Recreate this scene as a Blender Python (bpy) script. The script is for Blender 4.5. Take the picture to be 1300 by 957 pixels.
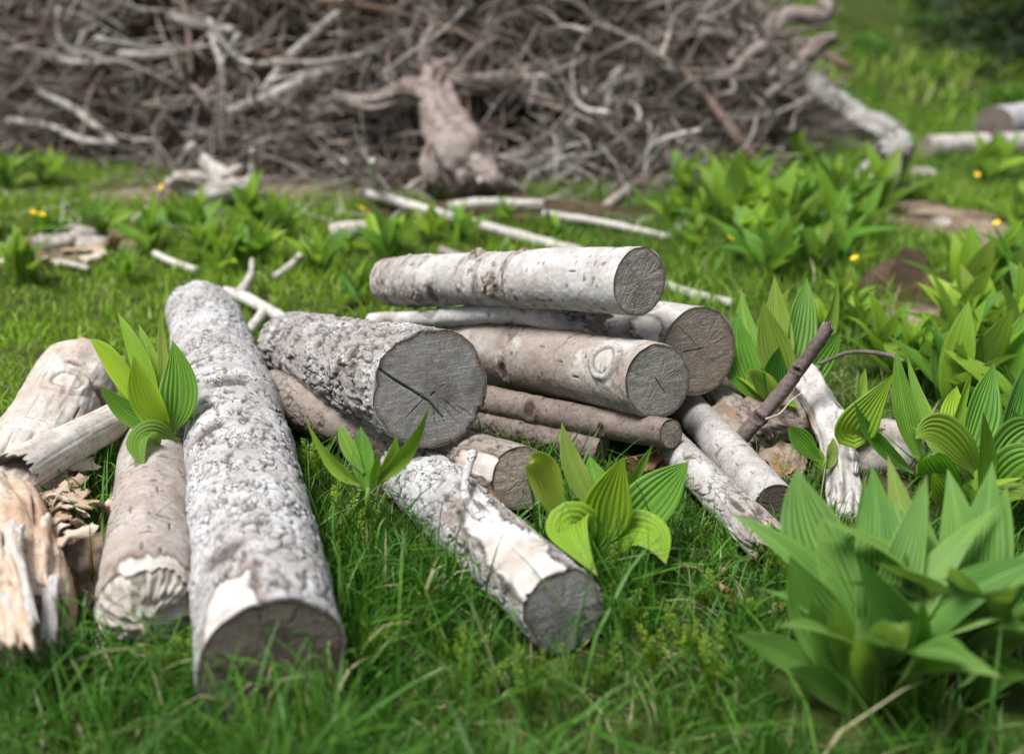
import bpy, math, random
import numpy as np
from mathutils import Vector, Euler

sc = bpy.context.scene
C = sc.collection
for o in list(bpy.data.objects):
    bpy.data.objects.remove(o)
random.seed(11)
RNG = np.random.default_rng(11)

# ------------------------------------------------------------------ camera, sky, sun, exposure
CAM_H, PITCH, FOC = 0.8, math.radians(21), 1264.0      # FOC in pixels of the 1300-wide photograph
cam = bpy.data.objects.new('camera', bpy.data.cameras.new('camera'))
C.objects.link(cam)
cam.location = (0, 0, CAM_H)
cam.rotation_euler = (math.pi / 2 - PITCH, 0, 0)
cam.data.sensor_width = 36
cam.data.lens = 36 * FOC / 1300
cam.data.shift_y = -45 / 1300
cam.data.clip_start, cam.data.clip_end = 0.02, 600
cam.data.dof.use_dof = True
cam.data.dof.focus_distance = 1.55
cam.data.dof.aperture_fstop = 1.8
sc.camera = cam

SUN_EL, SUN_AZ = math.radians(68), math.radians(-115)   # azimuth from +Y, towards +X
w = bpy.data.worlds.new('World'); sc.world = w; w.use_nodes = True
nt = w.node_tree; nt.nodes.clear()
sky = nt.nodes.new('ShaderNodeTexSky'); sky.sky_type = 'NISHITA'; sky.sun_disc = False
sky.sun_elevation = SUN_EL; sky.sun_rotation = SUN_AZ
sky.air_density = 1.0; sky.dust_density = 4.0; sky.ozone_density = 1.0
hs = nt.nodes.new('ShaderNodeHueSaturation'); hs.inputs['Saturation'].default_value = 0.5
bg = nt.nodes.new('ShaderNodeBackground'); bg.inputs[1].default_value = 0.06
wo = nt.nodes.new('ShaderNodeOutputWorld')
nt.links.new(sky.outputs[0], hs.inputs['Color']); nt.links.new(hs.outputs[0], bg.inputs[0]); nt.links.new(bg.outputs[0], wo.inputs[0])
sun = bpy.data.objects.new('sun', bpy.data.lights.new('sun', 'SUN')); C.objects.link(sun)
sun.data.energy = 3.2; sun.data.angle = math.radians(22); sun.data.color = (1, 0.98, 0.955)
sd = Vector((math.sin(SUN_AZ) * math.cos(SUN_EL), math.cos(SUN_AZ) * math.cos(SUN_EL), math.sin(SUN_EL)))
sun.rotation_euler = sd.to_track_quat('Z', 'Y').to_euler()
sun.location = (0, 3, 6)
sc.view_settings.view_transform = 'Standard'; sc.view_settings.look = 'None'
sc.view_settings.gamma = 1; sc.view_settings.use_curve_mapping = False
sc.view_settings.exposure = 0.70
sc.render.engine = 'CYCLES'
sc.cycles.use_denoising = True
sc.cycles.max_bounces = 8; sc.cycles.transparent_max_bounces = 8

# ------------------------------------------------------------------ pixel helpers
CP, SP = math.cos(PITCH), math.sin(PITCH)
def ray(px, py):
    x = (px - 650) / FOC; y = -(py - 433.5) / FOC
    return np.array([x, CP + y * SP, -SP + y * CP])
def at(px, py, z=0.0):
    d = ray(px, py); return np.array([0, 0, CAM_H]) + d * ((z - CAM_H) / d[2])
def atd(px, py, t):
    return np.array([0, 0, CAM_H]) + ray(px, py) * t
def depth(p):
    return p[1] * CP - (p[2] - CAM_H) * SP
def proj(P):
    P = np.asarray(P, float); q = P - np.array([0, 0, CAM_H])
    t = q[..., 1] * CP - q[..., 2] * SP
    u = q[..., 1] * SP + q[..., 2] * CP
    return 650 + FOC * q[..., 0] / t, 433.5 - FOC * u / t

# ------------------------------------------------------------------ noise
def _h(ix, iy, iz, seed):
    with np.errstate(over='ignore'):
        n = (ix.astype(np.int64) * 374761393 + iy.astype(np.int64) * 668265263 + iz.astype(np.int64) * 1440662683 + seed * 974634533) & 0xffffffff
        n = ((n ^ (n >> 13)) * 1274126177) & 0xffffffff
        n = ((n ^ (n >> 15)) * 2246822519) & 0xffffffff
        n = n ^ (n >> 16)
    return n / 4294967296.0
def vn(p, seed=0):
    p = np.asarray(p, float); i = np.floor(p).astype(np.int64); f = p - i; f = f * f * (3 - 2 * f)
    r = 0
    for a in (0, 1):
        wa = f[..., 0] if a else 1 - f[..., 0]
        for b in (0, 1):
            wb = f[..., 1] if b else 1 - f[..., 1]
            for c in (0, 1):
                wc = f[..., 2] if c else 1 - f[..., 2]
                r = r + wa * wb * wc * _h(i[..., 0] + a, i[..., 1] + b, i[..., 2] + c, seed)
    return r * 2 - 1
def fbm(p, o=4, seed=0):
    p = np.asarray(p, float); r = 0; a = 1.0; s = 0
    for k in range(o):
        r = r + a * vn(p * (2.03 ** k) + 7.3 * k, seed + k); s += a; a *= .52
    return r / s
def worley(p, seed=0):
    p = np.asarray(p, float); i = np.floor(p).astype(np.int64)
    f1 = np.full(p.shape[:-1], 9.); f2 = f1.copy(); idv = np.zeros_like(f1); off = np.zeros_like(p)
    for a in (-1, 0, 1):
        for b in (-1, 0, 1):
            for c in (-1, 0, 1):
                ci = i + np.array([a, b, c])
                q = ci + np.stack([_h(ci[..., 0], ci[..., 1], ci[..., 2], seed + k) for k in (1, 2, 3)], -1)
                dv = p - q; d = np.sqrt((dv ** 2).sum(-1))
                hid = _h(ci[..., 0], ci[..., 1], ci[..., 2], seed + 9)
                m1 = d < f1
                f2 = np.where(m1, f1, np.minimum(f2, d))
                idv = np.where(m1, hid, idv); off = np.where(m1[..., None], dv, off)
                f1 = np.where(m1, d, f1)
    return f1, f2, idv, off
def sst(a, b, x):
    t = np.clip((x - a) / (b - a), 0, 1); return t * t * (3 - 2 * t)
def nrm(v):
    v = np.asarray(v, float); return v / max(1e-9, np.linalg.norm(v))

# ------------------------------------------------------------------ mesh helpers
def mesh(name, V, quads=None, tris=None, attrs=None, smooth=True):
    V = np.asarray(V, np.float32); me = bpy.data.meshes.new(name)
    me.vertices.add(len(V)); me.vertices.foreach_set('co', V.ravel())
    li, st, tot = [], [], 0
    for arr, k in ((quads, 4), (tris, 3)):
        if arr is not None and len(arr):
            arr = np.asarray(arr, np.int32); li.append(arr.ravel())
            st.append(tot + np.arange(len(arr), dtype=np.int32) * k); tot += arr.size
    li = np.concatenate(li); st = np.concatenate(st)
    me.loops.add(len(li)); me.loops.foreach_set('vertex_index', li)
    me.polygons.add(len(st)); me.polygons.foreach_set('loop_start', st)
    me.polygons.foreach_set('use_smooth', np.full(len(st), smooth, dtype=bool))
    me.update(calc_edges=True); me.validate()
    for k, v in (attrs or {}).items():
        a = me.attributes.new(k, 'FLOAT_COLOR', 'POINT')
        a.data.foreach_set('color', np.asarray(v, np.float32).ravel())
    return me
def add(name, me, mat=None, parent=None, loc=(0, 0, 0)):
    o = bpy.data.objects.new(name, me); C.objects.link(o); o.location = loc
    if mat and me is not None and not me.materials: me.materials.append(mat)
    if parent: o.parent = parent
    return o
def tag(o, label=None, cat=None, group=None, kind=None):
    for k, v in (('label', label), ('category', cat), ('group', group), ('kind', kind)):
        if v: o[k] = v
    return o
def empty(name, loc):
    o = bpy.data.objects.new(name, None); C.objects.link(o); o.location = loc; o.empty_display_size = .05
    return o
def gridq(nu, nv, wrap=False, base=0):
    """quads of a (nv rows) x (nu columns) grid of vertices, row-major; wrap closes columns"""
    cu = nu if wrap else nu - 1
    i = np.arange(nv - 1)[:, None] * nu; j = np.arange(cu)[None]; j2 = (j + 1) % nu
    return np.stack([i + j, i + j2, i + nu + j2, i + nu + j], -1).reshape(-1, 4) + base

class MB:
    def __init__(s): s.V = []; s.Q = []; s.T = []; s.A = []; s.n = 0
    def add(s, V, Q=None, T=None, A=None):
        V = np.asarray(V, float)
        if Q is not None and len(Q): s.Q.append(np.asarray(Q) + s.n)
        if T is not None and len(T): s.T.append(np.asarray(T) + s.n)
        s.V.append(V); s.A.append(np.zeros((len(V), 4)) if A is None else A); s.n += len(V)
    def tube(s, P, rad, k=6, rough=0.0, seed=0, A=(0, 0, 0, 0), cap=True, grain=0.0):
        P = np.asarray(P, float); n = len(P); rad = np.broadcast_to(np.asarray(rad, float), (n,))
        T = np.gradient(P, axis=0); T /= np.linalg.norm(T, axis=1)[:, None] + 1e-9
        ref = np.array([0, 0, 1.]) if abs(T[0][2]) < .9 else np.array([1., 0, 0])
        e1 = []; e = ref
        for i in range(n):
            e = e - T[i] * e.dot(T[i]); e = nrm(e); e1.append(e)
        e1 = np.array(e1); e2 = np.cross(T, e1)
        th = np.linspace(0, 2 * math.pi, k, endpoint=False)
        off = e1[:, None] * np.cos(th)[None, :, None] + e2[:, None] * np.sin(th)[None, :, None]
        r = rad[:, None] * np.ones(k)
        if rough:
            q_ = P[:, None] + off * rad[:, None, None]; m_ = max(rad.mean(), .002)
            r = r * (1 + rough * fbm(q_ / (2.2 * m_), 3, seed) + .35 * rough * fbm(q_ / (.45 * m_), 3, seed + 7))
        s.gr = None
        if grain:
            ln_ = np.concatenate([[0], np.cumsum(np.linalg.norm(np.diff(P, axis=0), axis=1))]) / (5 * rad.mean())
            tw = th[None] + .5 * np.sin(ln_ * 1.3 + seed)[:, None]
            g_ = fbm(np.stack([np.cos(tw) * 3.2, np.sin(tw) * 3.2, ln_[:, None] + 0 * tw], -1), 4, seed + 11); r = r * (1 + grain * g_)
            s.gr = np.concatenate([g_.reshape(-1), [0, 0]]) if cap else g_.reshape(-1)
        V = (P[:, None] + off * r[..., None]).reshape(-1, 3)
        Q = gridq(k, n, True); TT = []
        if cap:
            V = np.concatenate([V, P[:1], P[-1:]]); b = n * k
            j = np.arange(k); TT = np.concatenate([np.stack([np.full(k, b), (j + 1) % k, j], -1), np.stack([np.full(k, b + 1), (n - 1) * k + j, (n - 1) * k + (j + 1) % k], -1)])
        s.add(V, Q, TT, np.tile(np.asarray(A, float), (len(V), 1)))
    def me(s, name, loc=(0, 0, 0), smooth=True):
        return mesh(name, np.concatenate(s.V) - np.asarray(loc), np.concatenate(s.Q) if s.Q else None, np.concatenate(s.T) if s.T else None, {'m': np.concatenate(s.A)}, smooth)
def spline(P, n):
    P = np.asarray(P, float); k = len(P)
    if k < 3:
        t = np.linspace(0, 1, n)[:, None]; return P[0] + (P[-1] - P[0]) * t
    Q = np.concatenate([[2 * P[0] - P[1]], P, [2 * P[-1] - P[-2]]]); out = []
    for u in np.linspace(0, k - 1 - 1e-6, n):
        i = int(u); f = u - i; a, b, c, d = Q[i:i + 4]
        out.append(.5 * (2 * b + (c - a) * f + (2 * a - 5 * b + 4 * c - d) * f * f + (3 * b - a - 3 * c + d) * f ** 3))
    return np.array(out)

# ------------------------------------------------------------------ materials
class NT:
    def __init__(s, name):
        s.m = bpy.data.materials.new(name); s.m.use_nodes = True; s.t = s.m.node_tree; s.t.nodes.clear()
        s.out = s.t.nodes.new('ShaderNodeOutputMaterial')
    def n(s, typ, **kw):
        nd = s.t.nodes.new('ShaderNode' + typ)
        for k, v in kw.items():
            setattr(nd, k, v)
        return nd
    def set(s, sock, v):
        if isinstance(v, bpy.types.NodeSocket): s.t.links.new(v, sock)
        elif isinstance(v, (tuple, list)): sock.default_value = tuple(v) + ((1,) if len(v) == 3 and sock.type == 'RGBA' else ())
        else: sock.default_value = v
    def attr(s, name='m'):
        a = s.n('Attribute'); a.attribute_name = name
        sp = s.n('SeparateColor'); s.set(sp.inputs[0], a.outputs['Color'])
        return sp.outputs[0], sp.outputs[1], sp.outputs[2], a.outputs['Alpha']
    def mix(s, f, a, b, blend='MIX'):
        x = s.n('Mix', data_type='RGBA', blend_type=blend); s.set(x.inputs[0], f); s.set(x.inputs[6], a); s.set(x.inputs[7], b); return x.outputs[2]
    def math(s, op, a, b=0.0, clamp=False):
        x = s.n('Math', operation=op, use_clamp=clamp); s.set(x.inputs[0], a); s.set(x.inputs[1], b); return x.outputs[0]
    def ramp(s, x, lo, hi, a=0.0, b=1.0):
        r = s.n('MapRange', interpolation_type='SMOOTHSTEP'); s.set(r.inputs[0], x); r.inputs[1].default_value = lo; r.inputs[2].default_value = hi; r.inputs[3].default_value = a; r.inputs[4].default_value = b; return r.outputs[0]
    def noise(s, scale, detail=4, rough=.6, vec=None, dist=0.0):
        x = s.n('TexNoise'); x.inputs['Scale'].default_value = scale; x.inputs['Detail'].default_value = detail; x.inputs['Roughness'].default_value = rough; x.inputs['Distortion'].default_value = dist
        s.set(x.inputs['Vector'], vec if vec is not None else s.obj()); return x.outputs['Fac']
    def obj(s):
        if not hasattr(s, '_tc'): s._tc = s.n('TexCoord')
        return s._tc.outputs['Object']
    def mapv(s, scale, rot=(0, 0, 0), vec=None):
        x = s.n('Mapping'); s.set(x.inputs[0], vec if vec is not None else s.obj()); x.inputs['Scale'].default_value = scale; x.inputs['Rotation'].default_value = rot; return x.outputs[0]
    def rnd(s):
        return s.n('ObjectInfo').outputs['Random']
    def bump(s, h, strength=.3, dist=.002):
        b = s.n('Bump'); b.inputs['Strength'].default_value = strength; b.inputs['Distance'].default_value = dist; s.set(b.inputs['Height'], h); return b.outputs[0]
    def bsdf(s, col, rough=.8, spec=.3, normal=None):
        b = s.n('BsdfPrincipled'); s.set(b.inputs['Base Color'], col); s.set(b.inputs['Roughness'], rough); b.inputs['Specular IOR Level'].default_value = spec
        if normal is not None: s.set(b.inputs['Normal'], normal)
        return b.outputs[0]
    def done(s, sh):
        s.t.links.new(sh, s.out.inputs[0]); return s.m

def bark_mat(name, light, mid, dark, crack, brown, bare, speck=.5, flake=.0, mott=.55):
    k = NT(name); R, G, B, A = k.attr()
    n1 = k.noise(26, 5, .65); n2 = k.noise(420, 4, .7); n3 = k.noise(130, 4, .65); n4 = k.noise(9, 3)
    col = k.mix(k.ramp(n1, .38, .64), mid, light)
    col = k.mix(k.ramp(n3, .50, .68, 0, mott), col, dark)
    col = k.mix(k.ramp(n2, .54, .66, 0, speck), col, dark)
    col = k.mix(k.ramp(n2, .44, .30, 0, .35), col, (.68, .68, .66))
    col = k.mix(1.0, col, k.mix(B, (.80, .79, .78), (1.08, 1.08, 1.08)), 'MULTIPLY')
    col = k.mix(k.math('MULTIPLY', A, k.ramp(n3, .25, .62, 1.0, .6)), col, brown)
    st = k.noise(60, 5, .6, k.mapv((1, 1, .12)))
    bc = k.mix(k.ramp(st, .35, .7), bare, tuple(c * .72 for c in bare))
    bc = k.mix(k.ramp(n2, .56, .68, 0, .35), bc, tuple(c * .45 for c in bare))
    bc = k.mix(k.ramp(n4, .5, .66, 0, .35), bc, (.30, .19, .10))
    col = k.mix(G, col, bc)
    col = k.mix(k.math('MULTIPLY', R, k.ramp(n3, .2, .6, 1.0, .75)), col, crack)
    hgt = k.math('ADD', k.math('MULTIPLY', n2, .5), n3)
    if flake:
        wv = k.n('VectorMath', operation='MULTIPLY_ADD'); nz = k.n('TexNoise'); nz.inputs['Scale'].default_value = 60; k.set(nz.inputs['Vector'], k.obj()); k.set(wv.inputs[0], nz.outputs['Color']); wv.inputs[1].default_value = (.016, .016, .016); k.set(wv.inputs[2], k.obj())
        vo = k.n('TexVoronoi', feature='DISTANCE_TO_EDGE'); vo.inputs['Scale'].default_value = 85; k.set(vo.inputs['Vector'], wv.outputs[0])
        ed = k.math('MULTIPLY', k.ramp(vo.outputs['Distance'], .075, .015), k.ramp(n1, .44, .60))
        ed = k.math('MULTIPLY', ed, k.math('SUBTRACT', 1.0, G))
        col = k.mix(k.math('MULTIPLY', ed, flake), col, crack)
        v2 = k.n('TexVoronoi'); v2.inputs['Scale'].default_value = 85; k.set(v2.inputs['Vector'], wv.outputs[0]); sx_ = k.n('SeparateColor'); k.set(sx_.inputs[0], v2.outputs['Color'])
        hgt = k.math('ADD', hgt, k.math('MULTIPLY', k.math('SUBTRACT', sx_.outputs[0], k.math('MULTIPLY', ed, 1.5)), 1.2 * flake))
    return k.done(k.bsdf(col, k.ramp(n2, .3, .7, .75, .95), .25, k.bump(hgt, .45, .0016)))

M = {}
M['bark_grey'] = bark_mat('bark_pale_grey', (.63, .635, .645), (.46, .46, .465), (.15, .14, .135), (.035, .028, .024), (.20, .14, .105), (.62, .60, .575), .28, .95, .28)
M['bark_rough'] = bark_mat('bark_rough_grey', (.56, .56, .555), (.36, .345, .335), (.11, .10, .09), (.028, .021, .017), (.17, .10, .07), (.5, .42, .35), .35, .95, .4)
M['bark_white'] = bark_mat('bark_smooth_white', (.57, .565, .56), (.43, .415, .40), (.19, .17, .155), (.05, .038, .03), (.27, .195, .145), (.62, .58, .53), .5, 0, .4)
M['bark_tan'] = bark_mat('bark_smooth_tan', (.56, .535, .505), (.41, .375, .34), (.16, .13, .11), (.045, .033, .026), (.22, .155, .115), (.55, .52, .48), .65)
M['bark_pinkish'] = bark_mat('bark_pinkish_tan', (.50, .455, .425), (.37, .325, .295), (.17, .13, .11), (.04, .03, .024), (.22, .15, .11), (.62, .58, .53), .55)
M['bark_thin'] = bark_mat('bark_thin_grey', (.50, .485, .475), (.35, .33, .315), (.16, .14, .125), (.035, .027, .022), (.22, .15, .11), (.55, .48, .4), .5, 0, .5)
M['bark_brown'] = bark_mat('bark_brown', (.25, .20, .175), (.18, .14, .12), (.09, .068, .058), (.03, .02, .016), (.13, .085, .065), (.5, .43, .36), .4)
M['bark_dull'] = bark_mat('bark_dull_brown', (.36, .32, .285), (.26, .22, .19), (.12, .10, .085), (.03, .023, .019), (.20, .14, .105), (.6, .55, .5), .5)
M['bark_purple'] = bark_mat('bark_purple_brown', (.19, .145, .14), (.13, .095, .09), (.06, .045, .042), (.02, .015, .013), (.10, .065, .055), (.45, .40, .36), .3)
M['bleached'] = bark_mat('bleached_wood', (.60, .575, .54), (.46, .42, .38), (.26, .215, .18), (.06, .045, .035), (.38, .25, .15), (.66, .60, .53), .25)
M['stump'] = bark_mat('weathered_stump', (.44, .38, .35), (.27, .22, .195), (.12, .09, .075), (.025, .018, .014), (.20, .13, .10), (.5, .44, .4), .5, .8)
M['grey_wood'] = bark_mat('grey_weathered_wood', (.46, .45, .44), (.31, .30, .29), (.17, .155, .145), (.035, .028, .024), (.26, .20, .16), (.5, .46, .42), .4)
M['grey_wood_pale'] = bark_mat('pale_weathered_wood', (.64, .63, .62), (.47, .45, .43), (.25, .22, .20), (.045, .035, .028), (.42, .27, .15), (.5, .46, .42), .4)
M['ochre_wood'] = bark_mat('split_ochre_wood', (.68, .59, .50), (.56, .42, .30), (.28, .16, .09), (.06, .035, .02), (.36, .18, .08), (.66, .56, .46), .3)
M['rotten'] = bark_mat('rotten_wood', (.36, .30, .25), (.22, .17, .135), (.14, .095, .07), (.025, .017, .012), (.24, .12, .06), (.5, .42, .34), .5)

def face_mat(name, base, ring, stain, crackc, ringn=26, dirt=.5):
    k = NT(name); R, G, B, A = k.attr()
    sn = k.n('Math', operation='SINE'); k.set(sn.inputs[0], k.math('MULTIPLY', R, ringn * 6.283))
    rg = k.math('MULTIPLY', k.ramp(sn.outputs[0], -.2, 1.0), k.ramp(k.noise(38, 3), .3, .65, .45, 1.0))
    n1 = k.noise(30, 5, .6); n2 = k.noise(380, 4, .75); saw = k.noise(55, 5, .75, k.mapv((.5, .5, 7), (.25, .45, 0)))
    col = k.mix(k.math('MULTIPLY', rg, .9), base, ring)
    col = k.mix(k.ramp(n1, .42, .66, 0, dirt), col, stain)
    col = k.mix(k.ramp(saw, .50, .62, 0, .65), col, tuple(min(.6, c * 1.7) for c in base))
    col = k.mix(k.ramp(n2, .55, .66, 0, .55), col, tuple(min(.7, c * 2.2) for c in base))
    col = k.mix(k.ramp(n2, .44, .34, 0, .6), col, tuple(c * .4 for c in ring))
    n5 = k.noise(13, 5, .65)
    col = k.mix(k.ramp(n5, .48, .66, 0, .55), col, tuple(c * .55 for c in ring))
    col = k.mix(k.ramp(n5, .46, .32, 0, .35), col, tuple(min(.6, c * 1.35) for c in base))
    col = k.mix(k.ramp(R, .22, .0, 0, .45), col, ring)
    col = k.mix(k.ramp(A, .90, 1.0, 0, .75), col, (.13, .085, .055))
    col = k.mix(G, col, crackc)
    h = k.math('ADD', k.math('MULTIPLY', rg, -.25), k.math('ADD', n2, saw))
    return k.done(k.bsdf(col, .85, .2, k.bump(h, .5, .0012)))
M['face_blue'] = face_mat('cut_end_blue_grey', (.245, .23, .215), (.11, .095, .085), (.25, .28, .29), (.045, .027, .018), 30)
M['face_grey'] = face_mat('cut_end_grey', (.37, .33, .29), (.13, .105, .085), (.20, .21, .22), (.04, .028, .02), 13)
M['face_tan'] = face_mat('cut_end_tan', (.37, .30, .245), (.14, .10, .076), (.19, .185, .185), (.04, .028, .02), 15)
M['face_pale'] = face_mat('cut_end_pale_grey', (.33, .31, .275), (.19, .17, .145), (.24, .245, .24), (.05, .038, .03), 15)
M['face_dark'] = face_mat('cut_end_dark_brown', (.19, .155, .13), (.095, .074, .06), (.17, .155, .14), (.02, .014, .01), 16)
M['face_violet'] = face_mat('cut_end_violet_grey', (.22, .205, .205), (.12, .11, .113), (.32, .325, .34), (.03, .025, .025), 12, .7)

def leaf_mat(name, deep, mid, yellow, trans=.34, vm=.42):
    k = NT(name); V, T, B, A = k.attr(); rn = k.rnd()
    sn = k.n('Math', operation='COSINE'); k.set(sn.inputs[0], k.math('MULTIPLY', k.math('SUBTRACT', V, .5), 62.8))
    vein = k.ramp(sn.outputs[0], .35, 1.0)
    mid_v = k.ramp(k.math('ABSOLUTE', k.math('SUBTRACT', V, .5)), .035, .0)
    n1 = k.noise(18, 3); n2 = k.noise(160, 3)
    f = k.math('ADD', k.math('MULTIPLY', rn, .45), k.math('MULTIPLY', n1, .5))
    col = k.mix(k.ramp(f, .2, .75), deep, mid)
    col = k.mix(k.math('MAXIMUM', B, k.ramp(rn, .72, 1.0, 0, .6)), col, yellow)
    col = k.mix(k.math('MULTIPLY', k.ramp(rn, .12, .04), .5), col, (.30, .30, .07))
    col = k.mix(k.math('MULTIPLY', vein, vm), col, tuple(min(.6, c * 1.9 + .03) for c in mid))
    col = k.mix(k.math('MULTIPLY', mid_v, .4), col, tuple(min(.6, c * 2.0 + .04) for c in mid))
    col = k.mix(k.ramp(T, .22, .0, 0, .5), col, (.22, .30, .10))
    col = k.mix(k.ramp(n2, .62, .8, 0, .3), col, tuple(c * .55 for c in deep))
    col = k.mix(k.math('MULTIPLY', A, k.ramp(n1, .3, .6)), col, (.26, .20, .09))
    bf = k.n('NewGeometry').outputs['Backfacing']
    col = k.mix(k.math('MULTIPLY', bf, .38), col, (.30, .38, .20))
    nm = k.bump(k.math('ADD', vein, k.math('MULTIPLY', n2, .3)), .35, .0015)
    p = k.bsdf(col, .48, .30, nm)
    tr = k.n('BsdfTranslucent'); k.set(tr.inputs[0], k.mix(1.0, col, (1.5, 1.6, .55), 'MULTIPLY')); k.set(tr.inputs['Normal'], nm)
    mx = k.n('MixShader'); mx.inputs[0].default_value = trans
    k.t.links.new(p, mx.inputs[1]); k.t.links.new(tr.outputs[0], mx.inputs[2])
    return k.done(mx.outputs[0])
M['leaf'] = leaf_mat('broad_leaf_green', (.045, .15, .02), (.11, .27, .03), (.42, .55, .03))  # the yellow also has the glow of backlit leaves put into its colour
M['leaf_grey'] = leaf_mat('broad_leaf_grey_green', (.048, .15, .024), (.12, .265, .045), (.36, .47, .14), .34, .6)

def grass_mat(name, deep, mid, yellow, dry=(.42, .38, .22)):
    k = NT(name); R, G, B, A = k.attr()
    col = k.mix(R, deep, mid); col = k.mix(G, col, yellow)
    col = k.mix(k.ramp(B, .35, 0, 0, .35), col, (.20, .24, .08))
    col = k.mix(A, col, dry)
    p = k.bsdf(col, .5, .35)
    tr = k.n('BsdfTranslucent'); k.set(tr.inputs[0], k.mix(1.0, col, (1.35, 1.5, .6), 'MULTIPLY'))
    mx = k.n('MixShader'); mx.inputs[0].default_value = .24
    k.t.links.new(p, mx.inputs[1]); k.t.links.new(tr.outputs[0], mx.inputs[2])
    return k.done(mx.outputs[0])
M['grass'] = grass_mat('grass_blades', (.022, .10, .012), (.062, .20, .022), (.27, .44, .04))
M['herb'] = grass_mat('herb_leaves', (.06, .17, .02), (.14, .28, .03), (.30, .40, .04))

k = NT('ground_soil')
n1 = k.noise(1.3, 5); n2 = k.noise(14, 5); n3 = k.noise(90, 4)
c = k.mix(k.ramp(n2, .35, .65), (.035, .05, .014), (.075, .11, .022))
c = k.mix(k.ramp(n1, .52, .68, 0, .55), c, (.10, .075, .045))
c = k.mix(k.ramp(n3, .5, .7, 0, .5), c, (.03, .03, .012))
M['ground'] = k.done(k.bsdf(c, .95, .1, k.bump(k.math('ADD', n2, n3), .8, .02)))
k = NT('bare_dirt')
n1 = k.noise(9, 5); n2 = k.noise(70, 5, .7)
c = k.mix(k.ramp(n1, .35, .65), (.14, .098, .068), (.30, .235, .18)); c = k.mix(k.ramp(n2, .5, .68, 0, .6), c, (.09, .05, .033))
M['dirt'] = k.done(k.bsdf(c, .95, .1, k.bump(n2, .8, .01)))
k = NT('dark_dirt')
n1 = k.noise(12, 5); n2 = k.noise(70, 5, .7)
c = k.mix(k.ramp(n1, .35, .65), (.052, .036, .025), (.115, .08, .054)); c = k.mix(k.ramp(n2, .5, .68, 0, .6), c, (.045, .022, .014))
M['dirt_dark'] = k.done(k.bsdf(c, .95, .1, k.bump(n2, .8, .01)))
k = NT('brush_gap_shade')
n1 = k.noise(7, 6, .7); n2 = k.noise(60, 5, .7)
c = k.mix(k.ramp(n1, .35, .65), (.018, .011, .008), (.055, .034, .025)); c = k.mix(k.ramp(n2, .5, .68, 0, .6), c, (.02, .013, .01))
M['litter'] = k.done(k.bsdf(c, .95, .1, k.bump(k.math('ADD', n1, n2), 1.0, .05)))  # colour of the pile's core: shade between the twigs painted in as near-black
def brush_mat(name, cols):
    k = NT(name); rn = k.rnd(); R, G, B, A = k.attr(); n2 = k.noise(45, 5, .7); n3 = k.noise(6, 3)
    f = k.math('FRACT', k.math('ADD', rn, R))
    cr = k.n('ValToRGB'); k.set(cr.inputs[0], f)
    e = cr.color_ramp.elements; e[0].position = 0; e[0].color = cols[0] + (1,); e[1].position = 1; e[1].color = cols[-1] + (1,)
    for i, cc in enumerate(cols[1:-1]):
        x = e.new((i + 1) / (len(cols) - 1)); x.color = cc + (1,)
    c = k.mix(k.ramp(n2, .45, .7, 0, .55), cr.outputs[0], (.07, .05, .04))
    c = k.mix(k.ramp(n3, .5, .7, 0, .35), c, (.42, .38, .345))
    return k.done(k.bsdf(c, .9, .2, k.bump(n2, .5, .004)))
M['brush'] = brush_mat('dead_branch', [(.18, .125, .10), (.30, .25, .22), (.48, .44, .40), (.22, .14, .105), (.40, .35, .315)])
M['brush_pale'] = brush_mat('bleached_branch', [(.46, .43, .40), (.64, .61, .58), (.52, .485, .45)])
M['twig'] = brush_mat('dead_twig', [(.06, .04, .028), (.15, .105, .078), (.38, .335, .295), (.09, .058, .04), (.55, .505, .455)])
k = NT('yellow_petal'); M['petal'] = k.done(k.bsdf((.80, .52, .02), .5, .3))
k = NT('red_brown_chip'); n1 = k.noise(50, 4); M['chip'] = k.done(k.bsdf(k.mix(k.ramp(k.math('ADD', k.math('MULTIPLY', k.rnd(), .6), k.math('MULTIPLY', n1, .5)), .25, .75), (.13, .055, .03), (.36, .20, .115)), .85, .2))
k = NT('pale_chip'); n1 = k.noise(50, 4); M['chip_pale'] = k.done(k.bsdf(k.mix(k.ramp(k.math('ADD', k.math('MULTIPLY', k.rnd(), .6), k.math('MULTIPLY', n1, .5)), .25, .75), (.40, .29, .20), (.62, .53, .44)), .85, .2))
k = NT('stone'); n1 = k.noise(20, 5); n2 = k.noise(120, 4); M['stone'] = k.done(k.bsdf(k.mix(k.ramp(n2, .5, .7, 0, .5), k.mix(k.ramp(n1, .4, .6), (.30, .265, .24), (.46, .42, .385)), (.13, .11, .10)), .9, .2, k.bump(n2, .4, .004)))
k = NT('conifer_needles'); R, G, B, A = k.attr(); M['needle'] = k.done(k.bsdf(k.mix(R, (.012, .026, .009), (.035, .06, .016)), .6, .3))
k = NT('green_plastic'); M['plastic'] = k.done(k.bsdf((.01, .20, .12), .3, .5))

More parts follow.
